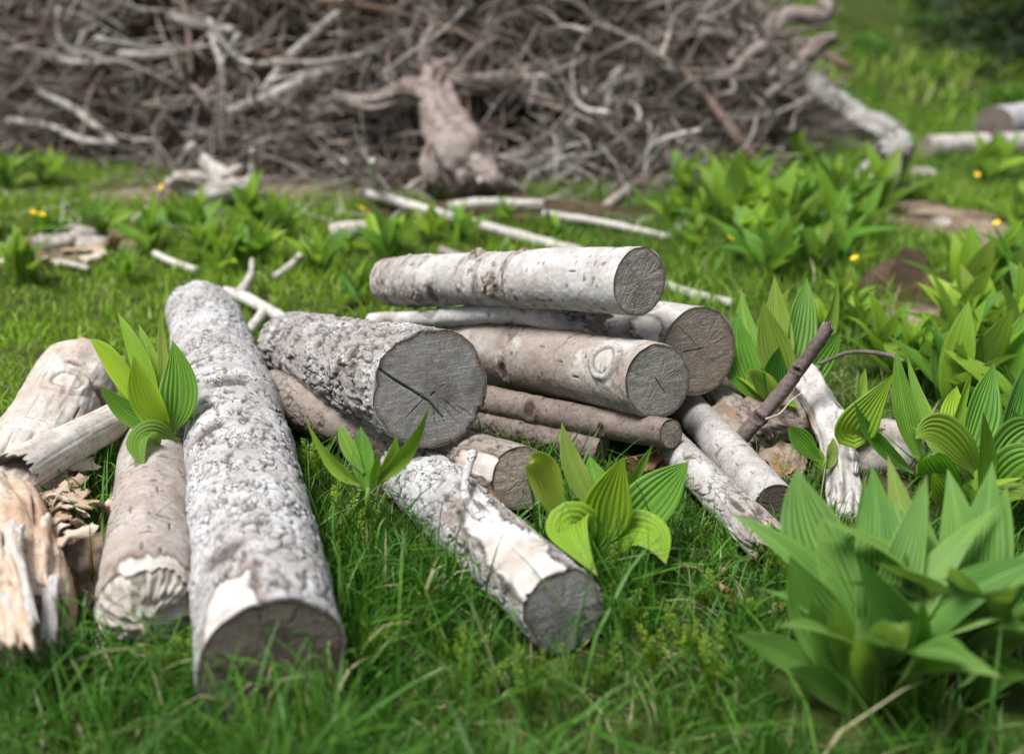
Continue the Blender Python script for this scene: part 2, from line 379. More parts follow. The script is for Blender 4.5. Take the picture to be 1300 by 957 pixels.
# ------------------------------------------------------------------ ground
def gz(x, y):
    x = np.asarray(x, float); y = np.asarray(y, float); z0 = np.zeros_like(x)
    p = np.stack([x, y, z0], -1)
    far = sst(2.0, 5.0, y)
    z = .006 * vn(p * 5, 3) + .035 * far * vn(p * 1.1, 4)
    d = y - 5.0 - .10 * np.clip(x - 1.5, -3, 6)
    z = z + .30 * np.where(d > 0, d * d / (d + 1.2), 0) + .25 * sst(7, 14, y) * vn(p * .35, 5)
    return z
u = np.linspace(-1, 1, 261); sp = lambda v, s, q: s * np.sinh(q * v) / np.sinh(q)
gx = sp(u, 160, 5.2); gy = 2.2 + sp(u, 160, 5.2)
X, Y = np.meshgrid(gx, gy)
G = np.stack([X, Y, gz(X, Y)], -1).reshape(-1, 3)
tag(add('ground', mesh('ground', G, gridq(261, 261)), M['ground']), 'grassy meadow ground rising to a hillside behind the brush pile', kind='structure')

# capsules (xy segments) where no grass grows, and ellipses of bare dirt
CAPS = []; ELL = []

# ------------------------------------------------------------------ logs
def make_log(name, label, p0, p1, r0, r1, mat, style, seed, nt_, ns, fm=None, bend=(0, 0, 0), knots=(), bare=(), bands=(), brown=0.0,
             near='cut', far='cut', protr=0.0, hollow=0.0, face_k=0.0, cracks=(), rough=1.0, rag=.03, flare=0.0, group=None, cat='log', relief=1.0, pith=(0, 0), caps=True):
    p0 = np.asarray(p0, float); p1 = np.asarray(p1, float); L = np.linalg.norm(p1 - p0); a = (p1 - p0) / L
    e1 = nrm(np.cross(a, [0, 0, 1])); 
    if e1[0] < 0: e1 = -e1
    e2 = np.cross(e1, a)
    if e2[2] < 0: e2 = -e2
    bend = np.asarray(bend, float)
    s = np.linspace(0, L, ns); th = np.linspace(0, 2 * math.pi, nt_, endpoint=False)
    S, TH = np.meshgrid(s, th, indexing='ij')
    off = e1 * np.cos(TH)[..., None] + e2 * np.sin(TH)[..., None]
    f = S / L
    rb = r0 + (r1 - r0) * f + flare * np.exp(-f * L / .06)
    cx, cy = np.cos(TH) * rb, np.sin(TH) * rb
    Q = np.stack([cx, cy, S], -1) + seed * 3.17
    r = rb * (1 + .03 * min(rough, 2) * np.cos(2 * TH + seed * 1.7 + 2.5 * f) + .05 * rough * fbm(Q / .11, 2, seed) + .018 * min(rough, 1.0) * fbm(Q / .035, 2, seed + 5))
    crack = np.zeros_like(r); bar = np.zeros_like(r); brn = np.full_like(r, 0.0); pl = np.full_like(r, .6)
    wq = Q + .006 * np.stack([vn(Q / .012, seed + 20), vn(Q / .012, seed + 21), vn(Q / .012, seed + 22)], -1)
    d = np.zeros_like(r)
    if style == 'flaky':
        f1, f2, idv, ov = worley(wq / np.array([.021, .021, .024]), seed)
        tilt = ov[..., 2] * (idv - .3)
        d += .0016 * (idv - .4) + .0028 * tilt
        e = sst(.17, .02, f2 - f1) * sst(-.02, .2, fbm(Q / .022, 3, seed + 40))
        d -= .0040 * e; crack = np.maximum(crack, e); pl = .25 + .75 * idv
        g1, g2, gid, _ = worley(wq / np.array([.007, .007, .010]), seed + 3); d += .0009 * (gid - .5)
        sl = sst(.13, .03, np.abs(vn((Q + .01 * np.stack([vn(Q / .03, seed + 25), vn(Q / .03, seed + 26), vn(Q / .03, seed + 27)], -1)) / np.array([.022, .022, .011]), seed + 45))) * sst(.0, .16, fbm(Q / .03, 3, seed + 46))
        crack = np.maximum(crack, sl); d -= .0028 * sl
        e2_ = sst(.2, 0, g2 - g1) * sst(.12, .35, fbm(Q / .02, 3, seed + 41)); crack = np.maximum(crack, .8 * e2_); d -= .001 * e2_
    elif style == 'rough':
        f1, f2, idv, ov = worley(wq / np.array([.014, .014, .050]), seed)
        d += .0046 * (idv - .4) + .006 * ov[..., 2] * (idv - .4)
        e = sst(.24, .03, f2 - f1) * sst(-.28, .1, fbm(Q / .03, 3, seed + 40))
        d -= .0055 * e; crack = np.maximum(crack, e); pl = .15 + .85 * idv
        g1, g2, gid, _ = worley(wq / np.array([.006, .006, .012]), seed + 3); d += .0016 * (gid - .5)
        crack = np.maximum(crack, .7 * sst(.12, 0, g2 - g1) * sst(.05, .35, fbm(Q / .02, 3, seed + 41)))
    elif style == 'platy':
        f1, f2, idv, ov = worley(wq / np.array([.014, .014, .024]), seed)
        e = sst(.14, .01, f2 - f1) * sst(-.12, .15, fbm(Q / .03, 3, seed + 40))
        d += .0012 * (idv - .5) - .002 * e; crack = np.maximum(crack, e); pl = .35 + .6 * idv
    elif style == 'smooth':
        d += .0007 * fbm(Q / .006, 3, seed + 8) + .0012 * fbm(Q / np.array([.03, .03, .012]), 3, seed + 9)
        q2 = Q / np.array([.012, .012, .005]); fl = sst(.50, .62, vn(q2, seed + 30)) * sst(0, .3, vn(Q / .04, seed + 31))
        crack = np.maximum(crack, .75 * fl); d -= .0008 * fl; pl = .6 + .3 * vn(Q / .02, seed + 33)
    elif style == 'wood':
        gr = fbm(Q / np.array([.004, .004, .09]), 4, seed + 8); d += .0011 * gr + .003 * fbm(Q / np.array([.02, .02, .1]), 3, seed + 9)
        ck = sst(.42, .6, fbm(Q / np.array([.006, .006, .12]), 3, seed + 12)); crack = np.maximum(crack, .7 * ck); d -= .0025 * ck; pl = .6 + .4 * gr
        brn = brn + .6 * sst(.1, .5, fbm(Q / np.array([.05, .05, .12]), 3, seed + 14))
    # scattered patches of brown bark
    brn = np.maximum(brn, brown * sst(.05, .45, fbm(Q / .06, 3, seed + 50) + .25))
    r = r + d * relief * (.45 + .55 * sst(.0, .03, S))
    def locate(px, py):
        P = p0 + a * S[..., None] + off * r[..., None] + bend * (4 * f * (1 - f))[..., None]
        x, y = proj(P); vis = (off * (np.array([0, 0, CAM_H]) - P)).sum(-1) > 0
        dd = np.where(vis, (x - px) ** 2 + (y - py) ** 2, 1e9); i = np.unravel_index(np.argmin(dd), dd.shape)
        return S[i], TH[i]
    for (px, py, size, kind) in knots:
        s0, t0 = locate(px, py)
        ds = S - s0; dt = (np.mod(TH - t0 + math.pi, 2 * math.pi) - math.pi) * rb
        if kind == 'stub':
            rho = np.sqrt(ds ** 2 + dt ** 2) / size; wob = 1 + .8 * fbm(Q / .012, 3, seed + 60)
            rho = np.sqrt((ds / .8) ** 2 + (dt / 1.35) ** 2) / size
            r = r + size * .75 * np.clip(1.05 - rho * wob, 0, 1) * (1 + 1.1 * fbm(Q / .007, 3, seed + 63)) * (rho < 1.4)
            brn = np.maximum(brn, sst(1.7, .6, rho * wob)); crack = np.maximum(crack, sst(1.4, .8, rho * wob) * sst(-.15, .25, fbm(Q / np.array([.008, .008, .004]), 3, seed + 64)))
        elif kind == 'eye':
            rho = np.sqrt((ds / size) ** 2 + (dt / (size * 2.0)) ** 2) * (1 + .3 * fbm(Q / .01, 2, seed + 61))
            r = r - .0035 * sst(1, .3, rho) + .002 * np.exp(-((rho - 1.25) / .3) ** 2); crack = np.maximum(crack, .9 * sst(1.0, .6, rho)); brn = np.maximum(brn, .7 * sst(1.6, 1.0, rho))
        elif kind == 'slit':
            rho = np.sqrt((ds / size) ** 2 + (dt / (size * .22)) ** 2) * (1 + .3 * fbm(Q / .008, 2, seed + 61))
            r = r - .004 * sst(1, .2, rho); crack = np.maximum(crack, sst(1, .5, rho))
        elif kind == 'pruned':
            rho = np.sqrt(ds ** 2 + dt ** 2) / size * (1 + .10 * fbm(Q / .015, 2, seed + 62))
            r = r + .006 * np.exp(-((rho - 1.05) / .22) ** 2) + .003 * sst(1.0, .8, rho) - .004 * np.exp(-((rho - .80) / .06) ** 2)
            bar = np.maximum(bar, .85 * sst(.80, .70, rho)); crack = np.maximum(crack, .75 * np.exp(-((rho - .80) / .07) ** 2) + .5 * np.exp(-((rho - 1.34) / .05) ** 2))
            bar = bar * (1 - .35 * sst(-.2, .6, np.sin(rho * 26)) * (rho < .8))
    for (s0, wdt, amt) in bands:
        ds = S - s0 * L + .008 * fbm(np.stack([cx, cy, S * 0], -1) / .03, 3, seed + 70)
        e = np.exp(-(ds / wdt) ** 2) * sst(-.45, .25, fbm(Q / np.array([.02, .02, .006]), 3, seed + 71) + .1)
        r = r + .0045 * amt * fbm(Q / np.array([.016, .016, .006]), 3, seed + 72) * np.exp(-(ds / (wdt * 1.6)) ** 2); brn = np.maximum(brn, amt * e); crack = np.maximum(crack, 1.0 * amt * e * sst(-.05, .3, fbm(Q / np.array([.02, .02, .004]), 3, seed + 73)))
    for b in bare:
        s0, t0 = locate(b[0], b[1]); hs_, ht = b[2], b[3]
        ds = S - s0; dt = (np.mod(TH - t0 + math.pi, 2 * math.pi) - math.pi) * rb
        rho = np.sqrt((np.abs(ds) / hs_) ** 2.6 + (np.abs(dt) / ht) ** 2.6) ** (1 / 2.6) + .30 * fbm(Q / np.array([.02, .02, .05]), 3, seed + 80)
        mk = sst(1.03, .95, rho); r = r * (1 - mk) + (rb * (1 + .02 * fbm(Q / .08, 2, seed)) - .0035 + .0006 * fbm(Q / np.array([.004, .004, .05]), 3, seed + 81)) * mk
        bar = np.maximum(bar, mk); crack = crack * (1 - mk) + np.exp(-((rho - 1.04) / .03) ** 2) * .9; brn = brn * (1 - mk) + .8 * np.exp(-((rho - 1.1) / .08) ** 2)
    # end planes
    toc = nrm(np.array([0, 0, CAM_H]) - p0); n0 = nrm(-a + face_k * (toc + a))
    def plane(o): return -(o @ n0) / (-a @ n0) * -1
    o3 = off * r[..., None]
    dl = (o3 @ n0) / (-(a @ n0)) if near == 'cut' else np.zeros_like(r)
    ragn = None
    if near == 'broken':
        ragn = rag * (fbm(np.stack([np.cos(th) * 2.2, np.sin(th) * 2.2, th * 0 + seed], -1), 4, seed) + .5 * vn(np.stack([np.cos(th) * 9, np.sin(th) * 9, th * 0], -1), seed))
        dl = np.broadcast_to(ragn, r.shape)
    Sx = S + dl * (1 - f) ** 3
    P = p0 + a * Sx[..., None] + o3 + bend * (4 * f * (1 - f))[..., None]
    base = np.array([(p0[0] + p1[0]) / 2, (p0[1] + p1[1]) / 2, P[..., 2].min()])
    V = [P.reshape(-1, 3)]; att = [np.stack([np.clip(crack, 0, 1), np.clip(bar, 0, 1), np.clip(pl, 0, 1), np.clip(brn, 0, 1)], -1).reshape(-1, 4)]
    quads = [gridq(nt_, ns, True)]; cnt = ns * nt_
    tris = []
    bt = .0045 if style in ('flaky', 'rough') else .0025
    # near lip
    c0 = P[0].mean(0)
    lip = P[0] - off[0] * (bt * (.9 + .9 * vn(np.stack([np.cos(th) * 4, np.sin(th) * 4, th * 0 + seed], -1), seed + 95)))[:, None] + a * .0015
    V.append(lip); att.append(np.tile([.6, 0, .4, .8], (nt_, 1)))
    j = np.arange(nt_); j2 = (j + 1) % nt_
    quads.append(np.stack([j2, j, cnt + j, cnt + j2], -1)); lipi = cnt; cnt += nt_
    root = empty(name, base)
    if near == 'broken':
        prev = lipi
        for q, fr in enumerate((.93, .86, .79, .72, .65, .57, .49, .41, .33, .25, .17, .09)):
            jf = fr * (1 + .05 * vn(np.stack([np.cos(th) * 11, np.sin(th) * 11, th * 0 + q], -1), seed + 3))
            ox, oy = np.cos(th) * r[0] * jf, np.sin(th) * r[0] * jf; o = off[0] * (r[0] * jf)[:, None]
            _, _, ci, _ = worley(np.stack([ox / .010 + .4 * oy / .01, oy / .007, ox * 0 + seed], -1), seed + 7)
            big = vn(np.stack([ox / (r0 * .7), oy / (r0 * .7), ox * 0 + seed], -1), seed + 8)
            dj = ragn * fr ** 2 + rag * .7 * (ci - .5) - protr * (1 - fr) ** .7 * (.55 + .45 * big + .55 * (ci - .5)) + rag * .35 * (1 - fr) + hollow * (1 - fr)
            V.append(p0 + o + a * dj[:, None]); att.append(np.stack([np.clip(.5 * sst(.6, .95, 1 - ci) + (1 if hollow else 0), 0, 1), th * 0 + .92, th * 0 + .5, .5 * sst(.5, .8, ci)], -1))
            quads.append(np.stack([prev + j2, prev + j, cnt + j, cnt + j2], -1)); prev = cnt; cnt += nt_
        V.append([p0 + a * (rag * .4 - protr + hollow)]); att.append(np.array([[.3, .9, .5, 0]])); tris.append(np.stack([prev + j2, prev + j, np.full(nt_, cnt)], -1)); cnt += 1
    # far cap
    last = (ns - 1) * nt_; cc = P[-1].mean(0)
    V.append([cc + a * .004]); att.append(np.array([[.2, .8, .5, .3]])); tris.append(np.stack([last + j, last + j2, np.full(nt_, cnt)], -1)); cnt += 1
    add('bark', mesh('bark', np.concatenate(V) - base, np.concatenate(quads), np.concatenate(tris) if tris else None, {'m': np.concatenate(att)}), mat, root)
    if near == 'cut' and fm:
        nr = 40; rr = np.linspace(0.02, 1, nr)
        rl = np.linalg.norm(lip - c0, axis=1)
        fo = (lip - c0)
        F = c0 + fo[None] * rr[:, None, None]
        ex = nrm(np.array([1, 0, 0]) - n0 * n0[0]); ey = np.cross(n0, ex); ey = ey if ey[2] > 0 else -ey
        fx = ((F - c0) @ ex) / rl.mean(); fy = ((F - c0) @ ey) / rl.mean()
        wob = fbm(np.stack([fx * 1.6, fy * 1.6, fx * 0 + seed], -1), 3, seed + 90)
        rad = np.sqrt((fx - pith[0]) ** 2 + (fy - pith[1]) ** 2); rd = rad * (1 + .10 * wob)
        ck = np.zeros_like(rd)
        ang = np.arctan2(fy - pith[1], fx - pith[0])
        for i in range(6):                                   # faint radial checks
            a0 = _h(np.array([i]), np.array([seed]), np.array([3]), 5)[0] * 6.283; l0 = .35 + .5 * _h(np.array([i]), np.array([seed]), np.array([4]), 6)[0]
            dd = np.abs(np.mod(ang - a0 + .15 * wob + math.pi, 2 * math.pi) - math.pi) * rad
            ck = np.maximum(ck, .5 * sst(.014, .003, dd) * sst(l0 + .25, l0 + .05, rad) * sst(l0 - .3, l0 - .1, rad))
        for (x0, y0, x1, y1, wd) in cracks:
            vx, vy = x1 - x0, y1 - y0; l2 = vx * vx + vy * vy
            tt = np.clip(((fx - x0) * vx + (fy - y0) * vy) / l2, 0, 1)
            dd = np.hypot(fx - x0 - vx * tt + .03 * wob, fy - y0 - vy * tt + .03 * wob)
            ck = np.maximum(ck, sst(wd, wd * .3, dd))
        edge = np.linspace(0, 1, nr)[:, None] * np.ones(nt_)
        F = F + n0 * (.0012 - .003 * ck + .0005 * fbm(np.stack([fx * 18, fy * 18, fx * 0], -1), 3, seed + 91))[..., None]
        FV = np.concatenate([F.reshape(-1, 3), [c0 + n0 * .001]])
        A_ = np.stack([rd, ck, .5 + .5 * wob, edge], -1).reshape(-1, 4); A_ = np.concatenate([A_, [[0, 0, .5, 0]]])
        cq = gridq(nt_, nr, True); b = nr * nt_
        add('cut_end', mesh('cut_end', FV - base, cq[:, ::-1], np.stack([j2, j, np.full(nt_, b)], -1)[:, ::-1], {'m': A_}), fm, root)
    tag(root, label, cat, group)
    if caps: CAPS.append((p0[:2], p1[:2], max(r0, r1) * .92, min(p0[2] - r0, p1[2] - r1)))
    return dict(root=root, base=base, p0=p0, p1=p1, e1=e1, e2=e2, a=a, L=L, r0=r0)

LG = 'logs in the heap on the grass'
A = make_log('log', 'long pale grey flaky-barked log beside the big blue-grey cut end, peeled at its dark end', at(345, 842, .08), at(257, 398, .08), .081, .078, M['bark_grey'], 'flaky', 3, 240, 440,
             M['face_dark'], group=LG, face_k=.12, bare=[(292, 795, .075, .036)], knots=[(266, 548, .017, 'eye'), (285, 705, .016, 'eye'), (290, 485, .018, 'eye')], brown=.35, bend=(.014, 0, .0), rough=1.8)
B = make_log('log', 'dull tan log with a splintered end beside the long grey log', at(187, 770, .06), at(200, 560, .055), .058, .060, M['bark_pinkish'], 'smooth', 8, 170, 190, near='broken', rag=.02, protr=.07, group=LG,
             bare=[(195, 765, .03, .06)], knots=[(165, 645, .014, 'slit'), (150, 600, .012, 'slit'), (200, 620, .010, 'slit'), (180, 690, .012, 'slit'), (215, 670, .010, 'slit'), (190, 650, .007, 'slit'), (205, 700, .009, 'slit')], brown=.4)
make_log('log', 'thick barkless cream log with an oval knot, round end on the lawn', at(100, 478, .085), at(-20, 690, .07), .073, .062, M['bleached'], 'wood', 14, 170, 170, near='broken', rag=.010, group=LG,
             knots=[(84, 484, .030, 'pruned'), (128, 505, .014, 'eye'), (95, 462, .008, 'eye')], brown=.35, rough=1.3, relief=1.6)
make_log('log', 'grey hollow broken branch lying across the cream barkless log', at(16, 604, .125), at(190, 516, .10), .033, .027, M['bleached'], 'wood', 15, 110, 190, near='broken', rag=.022, hollow=.07, group=LG, relief=.9, caps=False, bend=(0, 0, .006))
fN, fF = atd(547, 492, 1.49), atd(372, 440, 1.98)
make_log('log', 'thick rough-barked log with a big blue-grey cut end split by a brown crack', fN, fF, .088, .072, M['bark_rough'], 'rough', 21, 280, 320, M['face_blue'], group=LG, face_k=.42,
             cracks=[(-.93, .36, -.05, -.22, .030), (-.05, -.22, .22, -.52, .020), (.0, -.12, .24, .05, .016)], pith=(.02, -.05), knots=[(452, 448, .010, 'eye'), (430, 470, .008, 'eye')], brown=.45)
Gl = make_log('log', 'short brown log under the big rough log, round brown cut end with side bark peeled', at(663, 608, .078), at(345, 500, .058), .047, .046, M['bark_dull'], 'platy', 25, 130, 240, M['face_tan'], group=LG, face_k=.5,
             bare=[(622, 592, .05, .018)], brown=.5, bend=(0, 0, -.004))
make_log('log', 'log half buried in grass, white peeled strip along its top, dark violet-grey cut end', at(716, 774, .058), at(515, 592, .052), .054, .050, M['bark_grey'], 'flaky', 31, 180, 230, M['face_violet'], group=LG, face_k=.3,
             bare=[(668, 705, .13, .034), (600, 625, .03, .012)], knots=[(640, 790, .02, 'slit')], brown=.25)
Ll = make_log('log', 'log with tan ringed cut end below the top white log, partly peeled', atd(888, 445, 1.74), atd(610, 402, 2.08), .080, .070, M['bark_white'], 'platy', 37, 210, 220, M['face_tan'], group=LG, face_k=.30,
             bare=[(830, 418, .035, .022)], brown=.25, cracks=[(-.5, 0, .1, .05, .016)])
Ml = make_log('log', 'speckled tan log with a round pruned knot near its pale cut end', atd(836, 484, 1.62), atd(585, 438, 1.93), .063, .062, M['bark_tan'], 'smooth', 41, 200, 280, M['face_pale'], group=LG, face_k=.28,
             knots=[(775, 458, .024, 'pruned'), (735, 480, .010, 'slit'), (690, 440, .011, 'slit'), (660, 425, .008, 'slit'), (715, 460, .007, 'slit'), (640, 470, .012, 'eye')], brown=.75, rough=1.6, bands=[(.04, .012, .5), (.62, .012, .8), (.35, .008, .5)], cracks=[(-.1, .1, .25, -.35, .016)])
Jl = make_log('log', 'topmost white-barked log with knotty dark bands and branch stubs', atd(812, 357, 1.62), atd(492, 358, 1.98), .053, .050, M['bark_white'], 'smooth', 47, 180, 320, M['face_grey'], group=LG, face_k=.34,
             knots=[(624, 360, .020, 'stub'), (607, 322, .014, 'stub'), (662, 318, .010, 'stub'), (733, 345, .013, 'slit'), (692, 382, .010, 'slit'), (548, 375, .012, 'eye'), (528, 375, .013, 'stub')],
             bands=[(.42, .011, .9), (.53, .009, .8), (.60, .010, .8), (.70, .006, .5), (.78, .008, .6), (.86, .018, .9), (.95, .03, .9)], brown=.25, rough=1.7, bend=(0, 0, .006))
make_log('log', 'thin brown smooth-barked pole under the speckled knotted log, small round cut end', at(852, 551, .085), at(600, 503, .07), .0245, .025, M['bark_brown'], 'smooth', 53, 90, 220, M['face_tan'], group=LG, face_k=.35,
             knots=[(672, 520, .010, 'eye'), (765, 545, .006, 'eye')], bend=(0, 0, -.004))
make_log('log', 'thin log with cracked platy bark and a splintered rusty-brown end in the grass', at(972, 688, .034), at(800, 512, .034), .031, .029, M['bark_thin'], 'platy', 59, 110, 260, near='broken', rag=.03, protr=.03, group=LG, brown=.35,
             knots=[(935, 640, .03, 'slit'), (960, 655, .016, 'eye')])
make_log('log', 'thin smooth whitish log with dark flecks, dark cut end beside the broad-leaved plant', at(984, 642, .038), at(845, 485, .034), .034, .030, M['bark_thin'], 'smooth', 61, 110, 240, M['face_dark'], group=LG, face_k=.1,
             knots=[(935, 590, .008, 'slit'), (910, 565, .006, 'slit'), (955, 600, .007, 'slit'), (930, 575, .006, 'slit'), (965, 630, .009, 'slit'), (905, 540, .006, 'slit')], brown=.2)
make_log('log', 'dark grey bark slab wedged between the stacked logs', atd(760, 415, 1.74), atd(560, 410, 2.0), .030, .034, M['bark_rough'], 'rough', 69, 100, 180, near='broken', rag=.02, group=LG, caps=False)
make_log('log', 'barely seen brown log at the bottom of the heap', at(765, 572, .03), at(600, 530, .03), .028, .028, M['bark_brown'], 'platy', 71, 80, 140, M['face_tan'], group=LG, caps=True)
make_log('log', 'rotten flat log behind the whitish thin logs', at(985, 565, .03), at(900, 500, .04), .036, .030, M['bark_dull'], 'rough', 73, 110, 120, near='broken', rag=.03, group=LG, brown=.4)
make_log('log', 'grey barked log end lying behind the bleached forked branch', at(1040, 545, .04), at(930, 470, .05), .042, .042, M['bark_brown'], 'platy', 74, 90, 100, near='broken', rag=.02, group=LG)
make_log('branch', 'dark purple-brown stick leaning up out of the heap with a snapped tip', atd(1052, 414, 1.60), at(940, 556, .05), .0115, .0125, M['bark_purple'], 'smooth', 77, 50, 160, near='broken', rag=.012, cat='stick', knots=[(960, 530, .008, 'eye'), (1010, 470, .005, 'eye')], rough=1.6, bend=(.004, 0, -.006), caps=False)

def tube_thing(name, label, cat, paths, mat, group=None, k=14, rough=.25, seed=0, n=26, caps=True, partnames=None, grain=0.0):
    """paths: list of (control points, start radius, end radius); the first is the body, the others its side branches"""
    P0 = spline(paths[0][0], n); base = np.array([P0[:, 0].mean(), P0[:, 1].mean(), P0[:, 2].min() - min(paths[0][1], paths[0][2])])
    multi = len(paths) > 1
    root = empty(name, base) if multi else None
    for i, (cp, ra, rb) in enumerate(paths):
        mb = MB(); Pp = spline(cp, n)
        mb.tube(Pp, np.linspace(ra, rb, n), k, rough, seed + i, grain=grain)
        A_ = mb.A[0]; V = mb.V[0]; q = V / np.array([.02, .02, .02])
        A_[:, 0] = .8 * sst(.25, .5, fbm(q, 3, seed + 5)); A_[:, 2] = .6; A_[:, 3] = .7 * sst(.15, .5, fbm(V / .06, 3, seed + 6))
        if grain: A_[:, 0] = np.maximum(.4 * A_[:, 0], sst(.08, .38, -mb.gr)); A_[:, 2] = .5 + .5 * np.clip(mb.gr * 2, -1, 1)
        me = mb.me(name, base)
        if multi: add((partnames or (['stem'] + ['side_branch'] * 20))[i], me, mat, root)
        else: root = add(name, me, mat, None, base)
        if caps: CAPS.append((Pp[0][:2], Pp[-1][:2], max(ra, rb) * .8, Pp[:, 2].min() - ra))
    return tag(root, label, cat, group)

tube_thing('branch', 'crooked grey spotted branch squeezed under the topmost white log', 'branch', [([atd(470, 408, 1.95), atd(530, 405, 1.9), atd(590, 401, 1.85), atd(640, 397, 1.80), atd(685, 402, 1.77), atd(720, 420, 1.77), atd(760, 445, 1.80)], .016, .022)], M['bark_white'], group=LG, k=44, n=150, rough=.22, seed=67, caps=False)
tube_thing('forked_branch', 'bleached forked driftwood-like branch standing between the heap and the leafy plants', 'branch',
           [([at(1024, 478, .11), at(1045, 520, .09), at(1062, 570, .06), at(1072, 640, .012), at(1076, 662, .0)], .027, .024),
            ([at(1054, 535, .085), at(1090, 545, .075), at(1128, 552, .05)], .024, .012),
            ([at(1063, 560, .066), at(1083, 580, .06), at(1086, 600, .055)], .013, .004)], M['grey_wood_pale'], k=44, n=90, rough=.3, seed=81, grain=.3)
tube_thing('bark_strip', 'curled grey bark strip hanging from the short brown log onto the peeled log', 'bark', [([atd(601, 574, 1.43), atd(593, 598, 1.40), atd(590, 622, 1.372), atd(597, 642, 1.35), atd(612, 660, 1.335), atd(632, 676, 1.32)], .006, .0075)], M['bark_grey'], k=22, n=60, rough=.35, seed=82, caps=False)
tube_thing('twig', 'thin brown arching twig with a bud at its tip between green leaves', 'twig', [([atd(1040, 462, 1.66), atd(1080, 447, 1.68), atd(1125, 450, 1.66), atd(1147, 459, 1.65)], .0032, .0045)], M['bark_purple'], k=8, seed=83, caps=False)
tube_thing('twig', 'hair-thin pale root curling from the leaning dark stick', 'twig', [([atd(972, 532, 1.58), atd(990, 525, 1.57), atd(1003, 510, 1.57), atd(1017, 499, 1.57)], .002, .0008)], M['bleached'], k=6, seed=84, caps=False)
tube_thing('grey_branch', 'forked pale grey branch on the lawn behind the long grey log', 'branch',
           [([at(285, 372, .035), at(310, 378, .03), at(355, 402, .02), at(385, 420, .0)], .017, .013), ([at(303, 375, .035), at(318, 350, .05), at(320, 330, .075)], .013, .006), ([at(335, 396, .025), at(318, 418, .012), at(300, 440, -.004)], .013, .009)], M['brush_pale'], k=12, seed=85)
for i, (lab, pts, ra, rb, mk) in enumerate([
    ('crooked thin pale branch on the lawn behind the rough log', [at(350, 352, .01), at(372, 335, .02), at(388, 318, .03), at(400, 308, .02)], .012, .010, 'brush_pale'),
    ('long straight bleached pole running from the brush pile towards the white log', [at(468, 246, .05), at(560, 272, .04), at(650, 297, .03), at(740, 322, .018)], .016, .017, 'brush_pale'),
    ('short curved bleached branch at the foot of the brush pile', [at(570, 264, .04), at(620, 258, .05), at(690, 262, .035)], .018, .020, 'brush_pale'),
    ('thin grey pole beyond the top white log', [at(690, 272, .03), at(770, 284, .02), at(850, 302, .012)], .014, .011, 'brush_pale'),
    ('thin grey branch lying in the grass behind the tan cut end', [at(845, 362, .02), at(880, 374, .02), at(930, 386, .012)], .013, .012, 'brush_pale'),
    ('chunky white log stub lying in the meadow grass', [at(420, 297, .03), at(448, 293, .035), at(476, 292, .03)], .032, .030, 'bleached'),
    ('dark grey stick end poking up behind the top white log', [at(560, 318, .015), at(592, 330, .015)], .014, .013, 'brush'),
    ('upright broken grey stick at the edge of the brush pile', [at(473, 250, .0), at(474, 225, .12), at(473, 205, .22)], .016, .012, 'brush_pale'),
    ('pale stick lying in grass in front of the low leafy clumps', [at(196, 322, .015), at(222, 334, .015), at(250, 344, .012)], .010, .012, 'brush_pale'),
    ('thin whitish stick on the short lawn', [at(70, 333, .012), at(92, 336, .012), at(113, 342, .010)], .010, .008, 'brush_pale'),
    ('fallen straight grey pole leaning on the root wad', [at(985, 232, -.01), atd(940, 180, 3.85), atd(890, 115, 3.9), atd(845, 68, 3.95)], .024, .014, 'brush'),
    ('thin pale branch slanting out of the brush pile onto the grass', [at(770, 262, .02), atd(830, 215, 3.8), atd(905, 150, 3.95)], .018, .014, 'brush')]):
    tube_thing('branch', lab, 'branch', [(pts, ra, rb)], M[mk], seed=90 + i, k=12, group='loose branches lying in the meadow')

# pale root wood and logs farther off
tube_thing('root_wood', 'pale splayed root piece lying before the brush pile', 'root',
           [([at(222, 232, .03), at(262, 246, .05), at(300, 240, .06), at(322, 232, .05)], .034, .03), ([at(262, 244, .06), at(290, 222, .09), at(306, 212, .12)], .024, .012), ([at(318, 236, .06), at(324, 210, .14), at(320, 190, .20)], .024, .008), ([at(300, 240, .05), at(260, 205, .10), at(240, 185, .16)], .03, .02), ([at(285, 240, .06), at(240, 225, .10), at(215, 236, .02)], .026, .02)],
           M['bleached'], seed=110, k=26, rough=.35, grain=.4)
tube_thing('fallen_trunk', 'grey weathered tapering trunk beside the root wad, lying down the slope', 'log', [([atd(985, 100, 4.9), atd(1030, 130, 4.8), atd(1085, 158, 4.7), at(1134, 176, .06)], .12, .07)], M['grey_wood'], seed=120, k=56, rough=.4, n=110, grain=.55)
tube_thing('stump_piece', 'pale upright block of broken wood in the meadow grass below the grey trunk', 'log', [([at(1112, 232, .03), at(1124, 212, .09), at(1140, 186, .19)], .075, .055)], M['grey_wood'], seed=121, k=44, rough=.4, n=60, grain=.55)
for i, (lab, a_, b_, r_, mk) in enumerate([('dark-ended grey log on the hillside near the conifer', at(1262, 160, .10), atd(1400, 138, 5.6), .085, 'bark_grey'), ('low pale flat log in the far meadow', at(1175, 188, .045), at(1250, 184, .045), .05, 'bleached'), ('pale log under the dark-ended grey log', at(1268, 186, .05), at(1370, 180, .05), .055, 'bleached')]):
    make_log('log', lab, a_, b_, r_, r_, M[mk], 'platy', 130 + i, 60, 60, M['face_dark'] if i == 0 else M['face_tan'], group='logs lying far off by the hillside')

